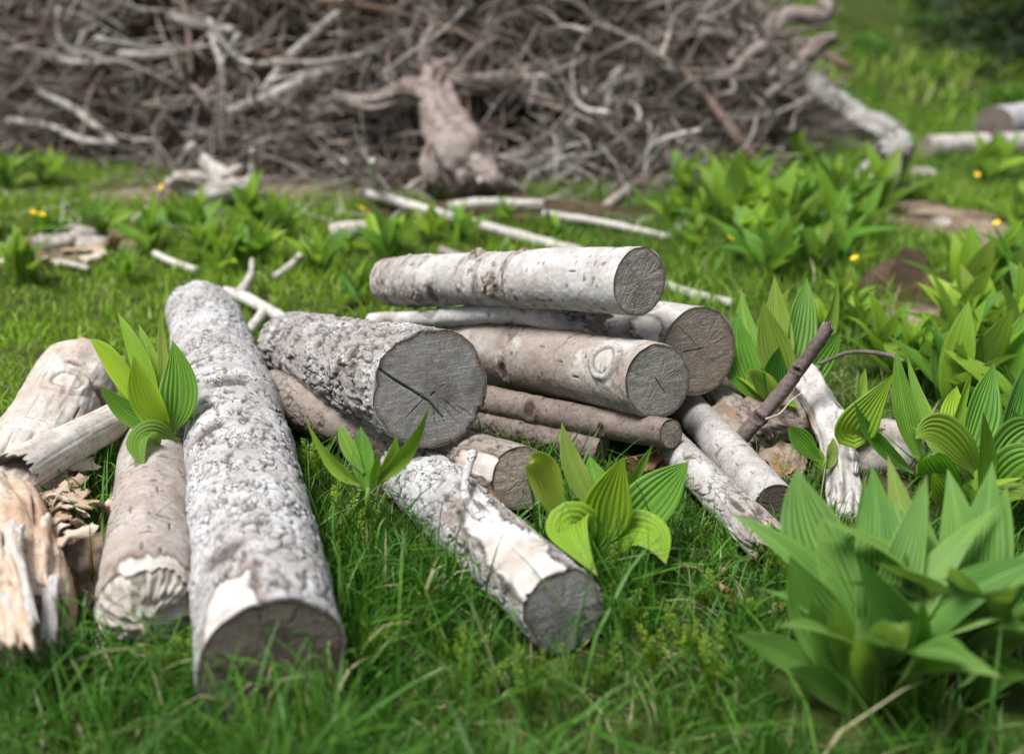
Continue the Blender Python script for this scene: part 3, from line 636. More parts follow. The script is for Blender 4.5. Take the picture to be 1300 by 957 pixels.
# split, rotten wood at the lower corner of the heap
def slab(name, label, quad_pts, th, mat, seed, cat='wood', nu=46, nv=60, bulge=.02):
    a, b, c, d = [np.asarray(q, float) for q in quad_pts]
    u = np.linspace(0, 1, nu)[None, :, None]; v = np.linspace(0, 1, nv)[:, None, None]
    # ragged outline
    uu = u + 0 * v; vv = v + 0 * u
    jag = .06 * vn(np.concatenate([uu * 0, vv * 9, uu * 0 + seed], -1), seed)[..., None]; jag2 = .09 * vn(np.concatenate([uu * 9, vv * 0, uu * 0 + seed], -1), seed + 1)[..., None]
    uu = uu + jag * np.abs(uu - .5) * 2; vv = vv + jag2 * np.abs(vv - .5) * 2
    P = a * (1 - uu) * (1 - vv) + b * uu * (1 - vv) + c * uu * vv + d * (1 - uu) * vv
    n = nrm(np.cross(b - a, d - a)); n = n if n @ (np.array([0, 0, CAM_H]) - a) > 0 else -n
    prof = (np.sin(np.clip(uu, 0, 1) * math.pi) ** .6) * bulge
    g = fbm(np.concatenate([uu * 14, vv * 2.2, uu * 0 + seed], -1), 4, seed)[..., None]
    top = P + n * (prof + .006 * g + .004)
    bot = P - n * th
    V = np.concatenate([top.reshape(-1, 3), bot.reshape(-1, 3)]); N0 = nu * nv
    q = np.concatenate([gridq(nu, nv), gridq(nu, nv, base=N0)[:, ::-1]])
    ring = np.concatenate([np.arange(nu), np.arange(1, nv) * nu + nu - 1, (nv - 1) * nu + np.arange(nu - 2, -1, -1), np.arange(nv - 2, 0, -1) * nu])
    r2 = np.roll(ring, -1); q = np.concatenate([q, np.stack([ring + N0, r2 + N0, r2, ring], -1)])
    A_ = np.zeros((len(V), 4)); gg = np.tile(g.reshape(-1), 2); A_[:, 0] = .8 * sst(.35, .6, gg); A_[:, 2] = .6; A_[:, 3] = .7 * sst(.0, -.4, gg)
    base = np.array([V[:, 0].mean(), V[:, 1].mean(), V[:, 2].min()])
    o = add(name, mesh(name, V - base, q, None, {'m': A_}), mat, None, base); tag(o, label, cat, 'split rotten wood at the end of the heap')
    return o
make_log('wood_chunk', 'broad split chunk of ochre and cream barkless wood in the grass at the heap corner', at(24, 806, .045), at(-15, 655, .07), .060, .075, M['ochre_wood'], 'wood', 141, 150, 150, near='broken', rag=.035, protr=.02, cat='wood', rough=4.5, relief=2.6, bend=(.012, 0, .01))
make_log('wood_chunk', 'reddish brown split wood under the hollow grey branch', at(50, 668, .06), at(-40, 600, .05), .038, .05, M['ochre_wood'], 'wood', 142, 110, 100, near='broken', rag=.03, cat='wood', brown=.8, rough=2.2, relief=2.0)
rgs = np.random.default_rng(88)
for i in range(16):
    x_, y_ = rgs.uniform(-20, 66), rgs.uniform(690, 790); l_ = rgs.uniform(50, 105); w_ = rgs.uniform(12, 26); lean = rgs.normal(0, 14); z_ = .146 - .0002 * (y_ - 690) - .0009 * max(0, x_ - 25)
    slab('wood_splinter', ['ochre torn splinter lying on the split wood chunk', 'grey-white torn splinter lying on the split wood chunk', 'ochre torn splinter lying on the split wood chunk'][i % 3], [at(x_ - w_ / 2, y_ - l_ / 2, z_), at(x_ + w_ / 2, y_ - l_ / 2, z_), at(x_ + w_ / 2 + lean, y_ + l_ / 2, z_ - .022), at(x_ - w_ / 3 + lean, y_ + l_ / 2, z_ - .022)], .004, M[['ochre_wood', 'grey_wood_pale', 'ochre_wood'][i % 3]], 500 + i, nu=9, nv=22, bulge=.004)
slab('wood_slab', 'crumbling shredded wood next to the grass tuft', [at(40, 610, .07), at(108, 588, .07), at(112, 690, .02), at(58, 692, .03)], .02, M['rotten'], 143, bulge=.015)
slab('wood_slab', 'dark crumbly bark between the slab and the splintered tan log', [at(70, 690, .04), at(150, 680, .04), at(150, 770, .0), at(85, 790, .0)], .02, M['rotten'], 144, bulge=.01)
slab('wood_slab', 'pale bark strip standing at the splintered end of the tan log', [at(215, 740, .06), at(240, 735, .06), at(250, 800, .0), at(222, 812, .0)], .008, M['bleached'], 145, bulge=.004, nu=12, nv=24)
slab('wood_slab', 'flat rotten board in the grass behind the leaning stick', [at(960, 575, .03), at(1035, 560, .03), at(1015, 610, .01), at(965, 615, .01)], .012, M['rotten'], 146, bulge=.008, nu=26, nv=30)
slab('wood_slab', 'mossy grey bark sheet under the tan cut end', [at(895, 520, .05), at(975, 510, .05), at(1000, 555, .03), at(925, 560, .03)], .012, M['rotten'], 147, bulge=.012, nu=26, nv=30)

def rock(name, label, p, size, mat, seed, cat='stone', group=None):
    n = 18; th = np.linspace(0, 2 * math.pi, 2 * n, endpoint=False); ph = np.linspace(.02, math.pi - .02, n)
    PH, TH = np.meshgrid(ph, th, indexing='ij'); D = np.stack([np.sin(PH) * np.cos(TH), np.sin(PH) * np.sin(TH), np.cos(PH)], -1)
    rr = 1 + .35 * fbm(D * 1.4 + seed, 3, seed) + .05 * fbm(D * 7, 2, seed + 3)
    V = (D * rr[..., None] * np.asarray(size)).reshape(-1, 3)
    me = mesh(name, V, gridq(2 * n, n, True)[:, ::-1], None, {'m': np.tile([0, 0, .5, .2], (len(V), 1))})
    o = add(name, me, mat, None, tuple(p)); tag(o, label, cat, group); return o
rock('stone', 'pale pinkish stone behind the broad green leaf', at(1118, 575, .02), (.075, .055, .05), M['stone'], 5)
rock('stone', 'brown rounded stone under the pale pinkish stone', at(1120, 625, .015), (.045, .035, .025), M['dirt_dark'], 6)
for i, (px, py, s) in enumerate([(1015, 262, .055), (1050, 278, .04), (1195, 285, .035), (1172, 222, .05), (1150, 240, .04), (95, 305, .07), (72, 312, .06), (115, 312, .05), (1240, 330, .03), (1230, 372, .03), (960, 250, .03), (965, 155, .06), (870, 290, .03), (1275, 410, .03)]):
    rock('stone', 'small pale stone lying in the far meadow', at(px, py, s * .3), (s, s * .8, s * .6), M['stone'], 10 + i, group='pale stones in the meadow')

# ------------------------------------------------------------------ dirt
def dirt(name, label, cx, cy, rx, ry, hgt, mat, seed):
    c = at(cx, cy, 0); n = 72; rr = np.linspace(0, 1, 30); th = np.linspace(0, 2 * math.pi, n, endpoint=False)
    Rr, TH = np.meshgrid(rr, th, indexing='ij'); wob = 1 + .3 * vn(np.stack([np.cos(TH) * 1.5, np.sin(TH) * 1.5, TH * 0 + seed], -1), seed)
    x = c[0] + rx * Rr * np.cos(TH) * wob; y = c[1] + ry * Rr * np.sin(TH) * wob
    p = np.stack([x, y, x * 0], -1)
    z = gz(x, y) + .006 + (hgt * (1 + .9 * fbm(p * 9, 3, seed)) + .022 * fbm(p * 28, 4, seed + 4)) * (1 - Rr ** 2.5) - .03 * (Rr > .97)
    V = np.stack([x, y, z], -1).reshape(-1, 3); base = np.array([c[0], c[1], V[:, 2].min()])
    o = add(name, mesh(name, V - base, gridq(n, 30, True), None, None), mat, None, base); tag(o, label, kind='structure')
    ELL.append((c[0], c[1], rx * .92, ry * .92))
dirt('dirt_path', 'patch of bare trodden earth in the meadow', 1205, 285, .17, .42, .01, M['dirt'], 1)
dirt('dirt_path', 'bare earth below the dark mound', 1280, 425, .30, .30, .01, M['dirt'], 3)
dirt('dirt_mound', 'dark brown molehill of loose earth', 1146, 372, .12, .14, .07, M['dirt_dark'], 2)
dirt('dirt_path', 'bare earth around the pale rubble', 90, 312, .22, .20, .01, M['dirt'], 4)
dirt('dirt_path', 'bare litter at the foot of the brush pile', 270, 245, .5, .20, .01, M['dirt'], 5)
dirt('dirt_path', 'bare litter before the short bleached branch', 650, 268, .45, .16, .01, M['dirt_dark'], 6)

# ------------------------------------------------------------------ brush pile
BX = np.array([-6, -3.2, -1.95, -1.0, -.14, .6, 1.0, 1.4, 1.6]); BY = np.array([5.2, 4.6, 4.25, 3.78, 3.66, 3.68, 4.05, 4.5, 5.0])
def hill_h(x, y):
    yb = np.interp(x, BX, BY); Hx = np.interp(x, [-6, -4.5, -3, .3, .9, 1.3, 1.6], [0, .8, 1.45, 1.25, .75, .38, 0])
    f = (y - yb) / 1.0; g = sst(-.05, 1, f) * sst(3.2, 1.8, f)
    p = np.stack([x, y, x * 0], -1)
    return Hx * g * (1 + .25 * fbm(p * 1.6, 3, 31)) + .10 * g * fbm(p * 5, 3, 32)
gx = np.linspace(-6, 1.6, 190); gy = np.linspace(3.5, 8.6, 130); X, Y = np.meshgrid(gx, gy)
hh = hill_h(X, Y); Z = gz(X, Y) + hh - .03 * (hh < .02)
V = np.stack([X, Y, Z], -1).reshape(-1, 3); q = gridq(190, 130); keep = (hh.reshape(-1)[q] > .004).any(1)
tag(add('brush_dark_core', mesh('brush_dark_core', V, q[keep]), M['litter']), 'added dark core filling the brush pile, coloured for the shade in its gaps', kind='structure')  # added core closes the view through; its dark colour stands for shaded gaps

def crooked(n, L, wander, rg):
    d = np.array([1., 0, 0]); P = [np.zeros(3)]; v = rg.normal(0, wander, 3) * .3
    for i in range(n - 1):
        v = v * .8 + rg.normal(0, wander, 3); d = nrm(d + v * .25); P.append(P[-1] + d * L / (n - 1))
    return np.array(P)
pool = []; pool_r = []; pool_t = []; rg = np.random.default_rng(5)
for i in range(26):
    mb = MB(); n = 13; P = crooked(n, 1.0, .17 if i % 3 else .5, rg); P -= P[n // 2]
    r0 = rg.uniform(.006, .018)
    mb.tube(P, np.linspace(r0, r0 * .3, n) * (1 + .12 * rg.normal(size=n)), 7, .2, i, A=(rg.uniform(0, .15), 0, 0, 0))
    nb_ = int(rg.integers(2, 5)); pool_r.append(r0); pool_t.append(['', 'with one side twig', 'with two side twigs', 'with three side twigs', 'with four side twigs'][nb_])
    for b in range(nb_):
        j = rg.integers(3, n - 2); Q = crooked(7, rg.uniform(.25, .6), .6, rg); az = rg.uniform(0, 6.28); c_, s_ = math.cos(az), math.sin(az)
        Q = np.stack([Q[:, 0] * .75 + np.abs(Q[:, 1]) * .1, Q[:, 1] + Q[:, 0] * .6 * c_, Q[:, 2] + Q[:, 0] * .6 * s_], -1) + P[j]
        mb.tube(Q, np.linspace(r0 * .55, r0 * .15, 7), 5, .1, i, A=(rg.uniform(0, .15), 0, 0, 0))
    pool.append(mb.me('brush_branch'))
pool2 = [m.copy() for m in pool]
for m in pool: m.materials.append(M['brush'])
for m in pool2: m.materials.append(M['brush_pale'])
labs = ['grey-brown dead branch tangled in the tall brush pile', 'bleached pale branch sticking out of the tall brush pile']
rg = np.random.default_rng(8)
nb = 0
while nb < 285:
    x = rg.uniform(-2.9, 1.35); f = rg.beta(1.1, 1.6) * 1.15 - .08
    if nb > 250: x = rg.uniform(-.75, .35); f = rg.uniform(-.12, .2)
    y = np.interp(x, BX, BY) + f; h = float(hill_h(np.array([x]), np.array([y]))[0]); z = float(gz(np.array([x]), np.array([y]))[0]) + h + rg.uniform(.0, .12) * min(1, h * 5 + .2)
    px, py = proj(np.array([x, y, z]))
    if not (-60 < px < 1080 and -60 < py < 275): continue
    pale = rg.random() < .42
    pi_ = int(rg.integers(26)); o = add('brush_branch', (pool2 if pale else pool)[pi_], None, None, (x, y, z + .02))
    slope = rg.uniform(-.2, .9)
    o.rotation_euler = Euler((rg.uniform(0, 6.28), rg.normal(0, .35) - .15, rg.uniform(0, 6.28) if rg.random() < .4 else rg.normal(0, .6) + (math.pi if rg.random() < .5 else 0)))
    s = rg.uniform(.35, .95) * (1 if h > .15 else .6); o.scale = (s, s, s)
    thick_ = 'stout' if pool_r[pi_] * s > .0095 else ('slender' if pool_r[pi_] * s > .006 else 'thin')
    tag(o, f"{thick_} {'much-bent' if pi_ % 3 == 0 else 'gently curved'} {'bleached' if pale else 'grey-brown'} dead branch {pool_t[pi_]} in the tall brush pile", 'branch', ['brown branches in the brush pile', 'pale branches in the brush pile'][pale]); nb += 1
rg2 = np.random.default_rng(18)
for i in range(30):                                          # loose sticks on the grass before the pile
    px, py = rg2.choice([rg2.uniform(20, 340), rg2.uniform(380, 860)]), rg2.uniform(205, 300)
    b = at(px, py, 0); k_ = int(rg2.integers(26)); s_ = rg2.uniform(.16, .42)
    o = add('stick', pool2[k_], None, None, (b[0], b[1], float(gz(b[0:1], b[1:2])[0]) + .02)); o.scale = (s_, s_, s_ * .35); o.rotation_euler = (0, 0, rg2.uniform(0, 6.28))
    tag(o, f"small pale {'bent' if k_ % 3 == 0 else 'straight'} stick {pool_t[k_]} lying in the grass before the brush pile", 'stick', 'pale sticks before the brush pile')
# the fine tangle nobody could count
mb = MB(); rg = np.random.default_rng(9); cnt = 0
while cnt < 9800:
    x = rg.uniform(-4.4, 1.5); f = rg.beta(1.0, 1.5) * 1.4 - (.1 if rg.random() < .85 else .45); y = np.interp(x, BX, BY) + f
    h = float(hill_h(np.array([x]), np.array([y]))[0])
    if h < .01 and rg.random() > .5: continue
    if rg.random() > .15 + 1.4 * sst(-.2, .3, fbm(np.array([[x * 2.2, y * 2.2, h * 3]]), 2, 77)[0]): continue
    n = 5; P = crooked(n, rg.uniform(.12, .6), .4, rg); az, el = rg.uniform(0, 6.28), rg.normal(0, .5)
    ca, sa, ce, se = math.cos(az), math.sin(az), math.cos(el), math.sin(el)
    P = np.stack([P[:, 0] * ce - P[:, 2] * se, P[:, 1], P[:, 0] * se + P[:, 2] * ce], -1); P = np.stack([P[:, 0] * ca - P[:, 1] * sa, P[:, 0] * sa + P[:, 1] * ca, P[:, 2]], -1)
    P += np.array([x, y, h + rg.uniform(-.02, .14) * min(1, .3 + 4 * h)]) - P.mean(0); P[:, 2] = np.maximum(P[:, 2], .005)
    r = .0014 + .0052 * rg.random() ** 2; mb.tube(P, np.linspace(r, r * .35, n), 4, 0, 0, A=(rg.uniform(0, 1), 0, 0, 0), cap=False); cnt += 1
tag(add('twig_tangle', mb.me('twig_tangle'), M['twig']), 'tangle of thin reddish-brown dead twigs filling the brush pile', 'twigs', kind='stuff')

# big pieces in the pile
tube_thing('tree_stump', 'twisted weathered stump with roots at the front of the brush pile', 'stump',
           [([at(618, 240, .0), atd(592, 212, 3.52), atd(570, 180, 3.58), atd(552, 140, 3.64), atd(556, 108, 3.74), atd(590, 80, 3.86)], .088, .052),
            ([atd(575, 205, 3.55), atd(610, 214, 3.46), atd(632, 232, 3.42), at(662, 250, .01)], .045, .016),
            ([atd(555, 130, 3.66), atd(520, 118, 3.70), atd(478, 132, 3.74), atd(430, 130, 3.80), atd(398, 148, 3.86)], .052, .030),
            ([atd(580, 92, 3.8), atd(612, 62, 3.84), atd(624, 30, 3.88), atd(652, -14, 3.92)], .040, .034),
            ([atd(575, 112, 3.72), atd(640, 104, 3.78), atd(690, 84, 3.84), atd(722, 84, 3.86), atd(760, 62, 3.95)], .034, .014),
            ([atd(565, 98, 3.76), atd(540, 66, 3.80), atd(552, 30, 3.84), atd(540, -10, 3.88)], .028, .018),
            ([atd(560, 178, 3.58), atd(542, 205, 3.50), atd(548, 228, 3.46), at(538, 246, .0)], .036, .014),
            ([atd(585, 205, 3.52), atd(590, 228, 3.46), at(578, 250, .0)], .036, .016)],
           M['stump'], seed=150, k=56, rough=.55, n=120, grain=.55, partnames=['trunk'] + ['root'] * 7)
rg = np.random.default_rng(15); paths = [([atd(960, 170, 4.15), atd(950, 110, 4.2), atd(930, 50, 4.3), atd(900, -20, 4.4)], .13, .07)]
for i in range(48):
    a = rg.uniform(-3.1, 2.4); ln = rg.uniform(50, 135); x0, y0 = rg.uniform(895, 985), rg.uniform(30, 165); t = rg.uniform(3.95, 4.25); cps = []
    for q_ in range(6):
        u_ = q_ / 5; cps.append(atd(x0 + ln * u_ * math.cos(a) + rg.normal(0, 9) * (q_ > 0), min(y0 + ln * u_ * math.sin(a) * .9 + rg.normal(0, 9) * (q_ > 0), 205), t - .06 * math.sin(u_ * 3) + rg.normal(0, .02))); a += rg.normal(0, .25)
    paths.append((cps, .006 + .026 * rg.random() ** 2, .003))
paths.append(([atd(985, 120, 4.1), atd(1020, 80, 4.1), atd(1045, 55, 4.12), atd(1062, 48, 4.1)], .045, .022))
paths.append(([atd(960, 60, 4.2), atd(1000, 20, 4.25), atd(1045, 25, 4.25), atd(1048, -10, 4.3)], .04, .03))
paths.append(([atd(930, 60, 4.2), atd(925, 20, 4.2), atd(940, -20, 4.3)], .04, .03))
tube_thing('root_wad', 'upturned grey root wad with radiating roots at the end of the brush pile', 'root', paths, M['stump'], seed=170, k=12, rough=.4, n=24, grain=.4, partnames=['trunk'] + ['root'] * 60)
for i, (lab, pts, ra, rb, mk) in enumerate([
    ('bleached stick with a broken end across the upper brush pile', [(215, 22), (262, 33), (300, 40)], .020, .018, 'brush_pale'),
    ('curved bleached branch sweeping down in the brush pile', [(265, 28), (300, 72), (330, 82), (372, 70)], .016, .012, 'brush_pale'),
    ('stout grey branch with a cut tip slanting up in the brush pile', [(292, 142), (340, 124), (380, 105), (455, 72), (520, 40)], .022, .018, 'brush_pale'),
    ('long grey branch crossing upward through the brush pile', [(335, 118), (372, 70), (415, 30), (460, -10)], .022, .016, 'brush_pale'),
    ('pale straight stick low in the brush pile', [(50, 117), (95, 140), (145, 180)], .015, .015, 'brush_pale'),
    ('pale long curved stick along the foot of the brush pile', [(10, 153), (60, 160), (105, 178), (150, 182)], .015, .013, 'brush_pale'),
    ('bent pale branch high in the brush pile', [(75, 10), (75, 45), (92, 65), (115, 68)], .015, .012, 'brush_pale'),
    ('pale branch with a thick end in the middle of the brush pile', [(50, 68), (95, 80), (145, 78)], .018, .012, 'brush_pale'),
    ('knobby grey branch lying flat in the brush pile', [(152, 70), (200, 70), (260, 60)], .018, .014, 'brush_pale'),
    ('upright thin branch in the upper brush pile', [(232, -5), (240, 40), (243, 95)], .016, .012, 'brush'),
    ('slender upright stick with pale bark in the brush pile', [(268, 42), (282, 85), (283, 122)], .016, .014, 'brush_pale'),
    ('brown branch running low over the dark hollow of the brush pile', [(640, 118), (700, 95), (745, 75)], .022, .016, 'brush'),
    ('arching grey branch beside the root wad', [(720, 165), (760, 118), (800, 100), (830, 90)], .02, .016, 'brush_pale'),
    ('drooping pale root in front of the root wad', [(770, 150), (775, 105), (800, 85), (815, 110)], .018, .014, 'brush_pale')]):
    pw = []
    for (px, py) in pts:
        t = 3.5
        for it in range(400):                                # walk along the ray to the pile's skin
            q_ = atd(px, py, t)
            if q_[2] < float(gz(q_[0:1], q_[1:2])[0]) + float(hill_h(q_[0:1], q_[1:2])[0]) + .10: break
            t += .01
        pw.append(t)
    tm = np.mean(pw)
    tube_thing('branch', lab, 'branch', [([atd(px, py, .5 * t + .5 * tm) for (px, py), t in zip(pts, pw)], ra, rb)], M[mk], seed=190 + i, k=10, group='notable branches in the brush pile', caps=False)
o = rock('plastic_scrap', 'small green plastic scrap caught in the brush pile', atd(230, 151, 4.15), (.022, .02, .028), M['plastic'], 77, 'scrap')

# ------------------------------------------------------------------ broad-leaved plants
def leaf(P0, P1, P2, width, nh, fold=.35, pleat=.11, nu=41, nv=24, seed=0, yellow=.0, dry=.0, wave=.05, twist=0.0, shape=.85, tipcurl=0.0):
    t = np.linspace(0, 1, nv)[:, None]; P0, P1, P2 = map(lambda q: np.asarray(q, float), (P0, P1, P2))
    B = P0 * (1 - t) ** 2 + 2 * P1 * t * (1 - t) + P2 * t * t
    T = 2 * (P1 - P0) * (1 - t) + 2 * (P2 - P1) * t; T /= np.linalg.norm(T, axis=1)[:, None] + 1e-9
    nh = nrm(nh); S = np.cross(T, nh); S /= np.linalg.norm(S, axis=1)[:, None] + 1e-9; N = np.cross(S, T)
    if twist:
        an = twist * t; S, N = S * np.cos(an) + N * np.sin(an), N * np.cos(an) - S * np.sin(an)
    L = np.linalg.norm(P1 - P0) * .5 + np.linalg.norm(P2 - P1) * .5
    tt = t[:, 0]; pr = np.sin(math.pi * np.clip(tt, 0, 1) ** shape) ** .9; pr = pr * (1 - .25 * tt ** 6) ; pr = np.maximum(pr, .34 * (1 - tt) ** 1.5); pr[-1] = .012
    hw = width / 2 * pr
    v = np.linspace(-1, 1, nu)[None]
    rgl = np.random.default_rng(seed); ph = rgl.uniform(0, 6.28, 4)
    pl = pleat * width * np.abs(np.sin(v * math.pi * 4.0)) * sst(0, .2, tt)[:, None] * sst(1, .75, tt)[:, None] * .35
    ed = wave * width * np.abs(v) ** 2.2 * np.sign(v) ** 2 * (np.sin(tt[:, None] * 8 + ph[0] + (v > 0) * ph[1])) * pr[:, None]
    fo = fold * (1.6 * (1 - tt) ** 2 + .45)
    lat = hw[:, None] * v * np.cos(fo[:, None] * np.abs(v) * .8); up = hw[:, None] * np.abs(v) ** 1.4 * np.sin(fo)[:, None]
    V = B[:, None] + S[:, None] * lat[..., None] + N[:, None] * (up + pl + ed)[..., None]
    if tipcurl:
        V = V - N[:, None] * (tipcurl * L * np.clip(tt - .72, 0, 1) ** 2)[:, None, None]
    A_ = np.zeros((nv, nu, 4)); A_[..., 0] = v * .5 + .5; A_[..., 1] = tt[:, None]; A_[..., 2] = yellow; A_[..., 3] = np.clip(dry + .8 * sst(.94, 1, tt)[:, None] * (rgl.random() < .6), 0, 1)
    return V.reshape(-1, 3), gridq(nu, nv), A_.reshape(-1, 4)
TOC = np.array([0, -1, .15])
def hero(label, bx, by, bz, leaves, mat='leaf', extra=0, ext_len=.12, seed=0, group=None, stem=.004, bd=None):
    """leaves: (tip px, tip py, depth change, width px, bow px x, bow px y, facing (right, towards camera, up), yellow, opts)"""
    base = at(bx, by, bz) if bd is None else atd(bx, by, bd); t0 = depth(base); root = empty('broad_leaved_plant', base)
    mb = MB(); mb.tube([base - [0, 0, .02], base + [0, 0, .01], base + [.002, 0, .025]], [stem, stem, stem * .5], 10, .05, seed); add('stem', mb.me('stem', base), M['leaf'], root)
    for i, lf in enumerate(leaves):
        tx, ty, dt, wp, bwx, bwy, fc, yl = lf[:8]; op = lf[8] if len(lf) > 8 else {}
        b0 = base + np.array([0, 0, .012])
        if 'b' in op: b0 = atd(op['b'][0], op['b'][1], t0 + op.get('bt', 0.0))
        op = {k_: v_ for k_, v_ in op.items() if k_ not in ('b', 'bt')}
        tip = atd(tx, ty, t0 + dt); mbx, mby = proj((b0 + tip) / 2)
        ctl = atd(mbx + bwx * 2, mby + bwy * 2, t0 + dt * op.pop('cd', .35))
        w_ = wp * (t0 + dt * .5) / FOC
        V, Q, A_ = leaf(b0, ctl, tip, w_, np.array([fc[0], -fc[1], fc[2]]), seed=seed * 50 + i, yellow=yl, **op)
        add('leaf', mesh('leaf', V - base, Q, None, {'m': A_}), M[mat], root)
    rgx = np.random.default_rng(seed + 900)
    for i in range(extra):
        az = i * 2.4 + seed; el = rgx.uniform(.95, 1.38); L = ext_len * rgx.uniform(.6, 1.05); el = el if math.sin(az) > -.3 else rgx.uniform(1.0, 1.4)
        d = np.array([math.cos(az), math.sin(az), 0]); b0 = base + d * .008
        ctl = b0 + (d * math.cos(el + .25) + np.array([0, 0, math.sin(el + .25)])) * L * .55; tip = b0 + (d * math.cos(el - .3) + np.array([0, 0, math.sin(el - .3)])) * L + rgx.normal(0, .012, 3)
        V, Q, A_ = leaf(b0, ctl, tip, L * rgx.uniform(.19, .27), -d * math.sin(el) + np.array([0, 0, math.cos(el)]), seed=seed * 77 + i, yellow=rgx.uniform(0, .35), twist=rgx.normal(0, .5), tipcurl=rgx.choice([0, .3, .7]), wave=.09)
        add('leaf', mesh('leaf', V - base, Q, None, {'m': A_}), M[mat], root)
    tag(root, label, 'plant', group)
    return root
HG = 'broad-leaved plants around the log heap'
hero('yellow-green broad-leaved plant sprouting between the long grey log and the cream log', 232, 618, .04, [
    (114, 430, .0, 30, -8, -22, (-.3, .8, .6), .75, dict(fold=.5, b=(205, 548))), (149, 396, .03, 30, 2, -6, (-.2, 1, .3), .35, dict(b=(208, 540))), (176, 411, .06, 24, 2, -4, (.3, 1, .2), .3, dict(b=(210, 540))),
    (204, 388, .05, 15, -2, 0, (.6, 1, 0), .4, dict(b=(214, 540))), (170, 452, -.05, 52, -4, 6, (-.25, 1, .25), .8, dict(b=(214, 548), fold=.25)), (219, 432, .02, 50, 10, 6, (.25, 1, .1), .12, dict(b=(216, 548), fold=.45)),
    (127, 489, -.03, 30, -6, 4, (-.2, .7, .8), .1, dict(b=(213, 552))), (138, 462, .03, 26, -6, -6, (-.3, .8, .6), .3, dict(b=(208, 545))), (183, 594, -.10, 44, -22, -22, (-.2, .9, .7), .05, dict(b=(226, 562), tipcurl=.2)),
    (240, 516, .03, 26, 8, 6, (-.3, 1, .1), .05, dict(b=(234, 610))), (205, 600, -.04, 20, -6, -14, (.2, .8, .6), .0, dict(b=(236, 612)))], seed=1, group=HG)
hero('small green plant with twisted leaves in the grass before the big blue-grey cut end', 467, 640, .0, [
    (387, 530, .0, 22, -2, 12, (-.3, .9, .5), .35, dict(b=(458, 615), twist=.8)), (430, 537, .03, 20, -4, -2, (.2, 1, .2), .25, dict(b=(462, 600), tipcurl=.5)), (458, 541, .02, 30, 0, 0, (0, 1, .1), .05, dict(b=(465, 622))),
    (546, 513, -.03, 22, 4, 10, (.2, .8, .6), .4, dict(b=(478, 612), twist=-.9)), (503, 552, -.01, 22, 6, 4, (.3, 1, .1), .35, dict(b=(476, 615), tipcurl=.6)), (480, 575, -.02, 14, 2, 0, (.2, 1, 0), .2, dict(b=(470, 620)))], seed=2, group=HG, bd=1.36)
hero('lush green plant with wide pleated leaves beside the peeled log', 768, 700, .0, [
    (676, 584, -.05, 44, -8, -34, (-.1, 1, .3), .6, dict(b=(716, 672), tipcurl=.9)), (713, 536, .03, 30, -6, 4, (.2, 1, .1), .12, dict(b=(758, 650))), (792, 579, -.05, 66, -8, 6, (-.1, 1, .25), .55, dict(b=(768, 690), fold=.28)),
    (874, 586, -.01, 66, 4, -4, (-.05, .75, .75), .06, dict(b=(776, 690), fold=.35)), (829, 564, .06, 20, 0, 4, (.4, 1, .0), .3, dict(b=(778, 640))), (758, 730, -.15, 66, -40, -44, (-.25, .8, .7), .0, dict(b=(770, 695), cd=.5, tipcurl=.2)),
    (845, 716, -.09, 66, 10, -22, (.15, .75, .9), .0, dict(b=(772, 688), cd=.3)), (700, 640, .0, 26, -14, 0, (-.3, 1, .2), .05, dict(b=(745, 690))), (748, 578, .09, 34, 0, 0, (0, 1, .1), .1, dict(b=(765, 650))), (698, 676, .03, 30, -14, -20, (-.2, .9, .5), .0, dict(b=(748, 690)))], seed=3, group=HG, bd=1.40)
hero('grey-green broad-leaved plant with folded leaves by the thin whitish log end', 1110, 880, .0, [
    (1012, 594, .06, 88, -18, 0, (-.1, 1, .2), .15, dict(b=(1098, 800), fold=.5)), (1097, 596, .12, 34, 2, 0, (.2, 1, 0), .35, dict(b=(1082, 780))), (1137, 630, .06, 40, 6, 0, (.1, 1, .1), .45, dict(b=(1110, 790))),
    (1127, 578, .2, 40, 2, 8, (-.3, 1, .15), .25, dict(b=(1180, 790), fold=.6)), (1150, 620, .12, 36, 4, 0, (.4, 1, .1), .15, dict(b=(1180, 780))), (1003, 705, -.04, 78, -10, -6, (-.2, .9, .5), .1, dict(b=(1100, 880))),
    (932, 806, -.06, 46, -10, -14, (.0, .7, .9), .2, dict(b=(1085, 890), fold=.5)), (1091, 706, -.06, 60, 0, 14, (-.3, .9, .5), .0, dict(b=(1185, 840), fold=.55)), (1040, 655, .02, 46, -8, 0, (.3, 1, .1), .3, dict(b=(1095, 800))),
    (1150, 700, -.03, 40, 0, 8, (.4, .9, .2), .05, dict(b=(1150, 850))), (1060, 760, -.10, 44, -12, -8, (-.2, .9, .5), .0, dict(b=(1110, 890))), (1170, 760, -.1, 46, 10, -8, (.2, .9, .5), .0, dict(b=(1130, 890))),
    (1070, 690, .05, 40, -4, 4, (.2, 1, .2), .2, dict(b=(1110, 830))), (1030, 760, -.06, 50, -10, -8, (-.2, .9, .4), .15, dict(b=(1095, 880))), (1125, 720, .0, 44, 4, 4, (-.2, 1, .3), .3, dict(b=(1135, 850))), (1085, 800, -.14, 50, -6, -14, (0, .8, .6), .05, dict(b=(1115, 900))), (1180, 690, .04, 40, 4, 4, (.3, 1, .2), .1, dict(b=(1165, 830))), (1000, 850, -.12, 44, -8, -12, (0, .7, .8), .1, dict(b=(1095, 910))), (1160, 830, -.15, 50, 6, -14, (.1, .8, .6), .15, dict(b=(1125, 910)))], mat='leaf_grey', seed=4, group=HG, bd=1.14, extra=13, ext_len=.25)
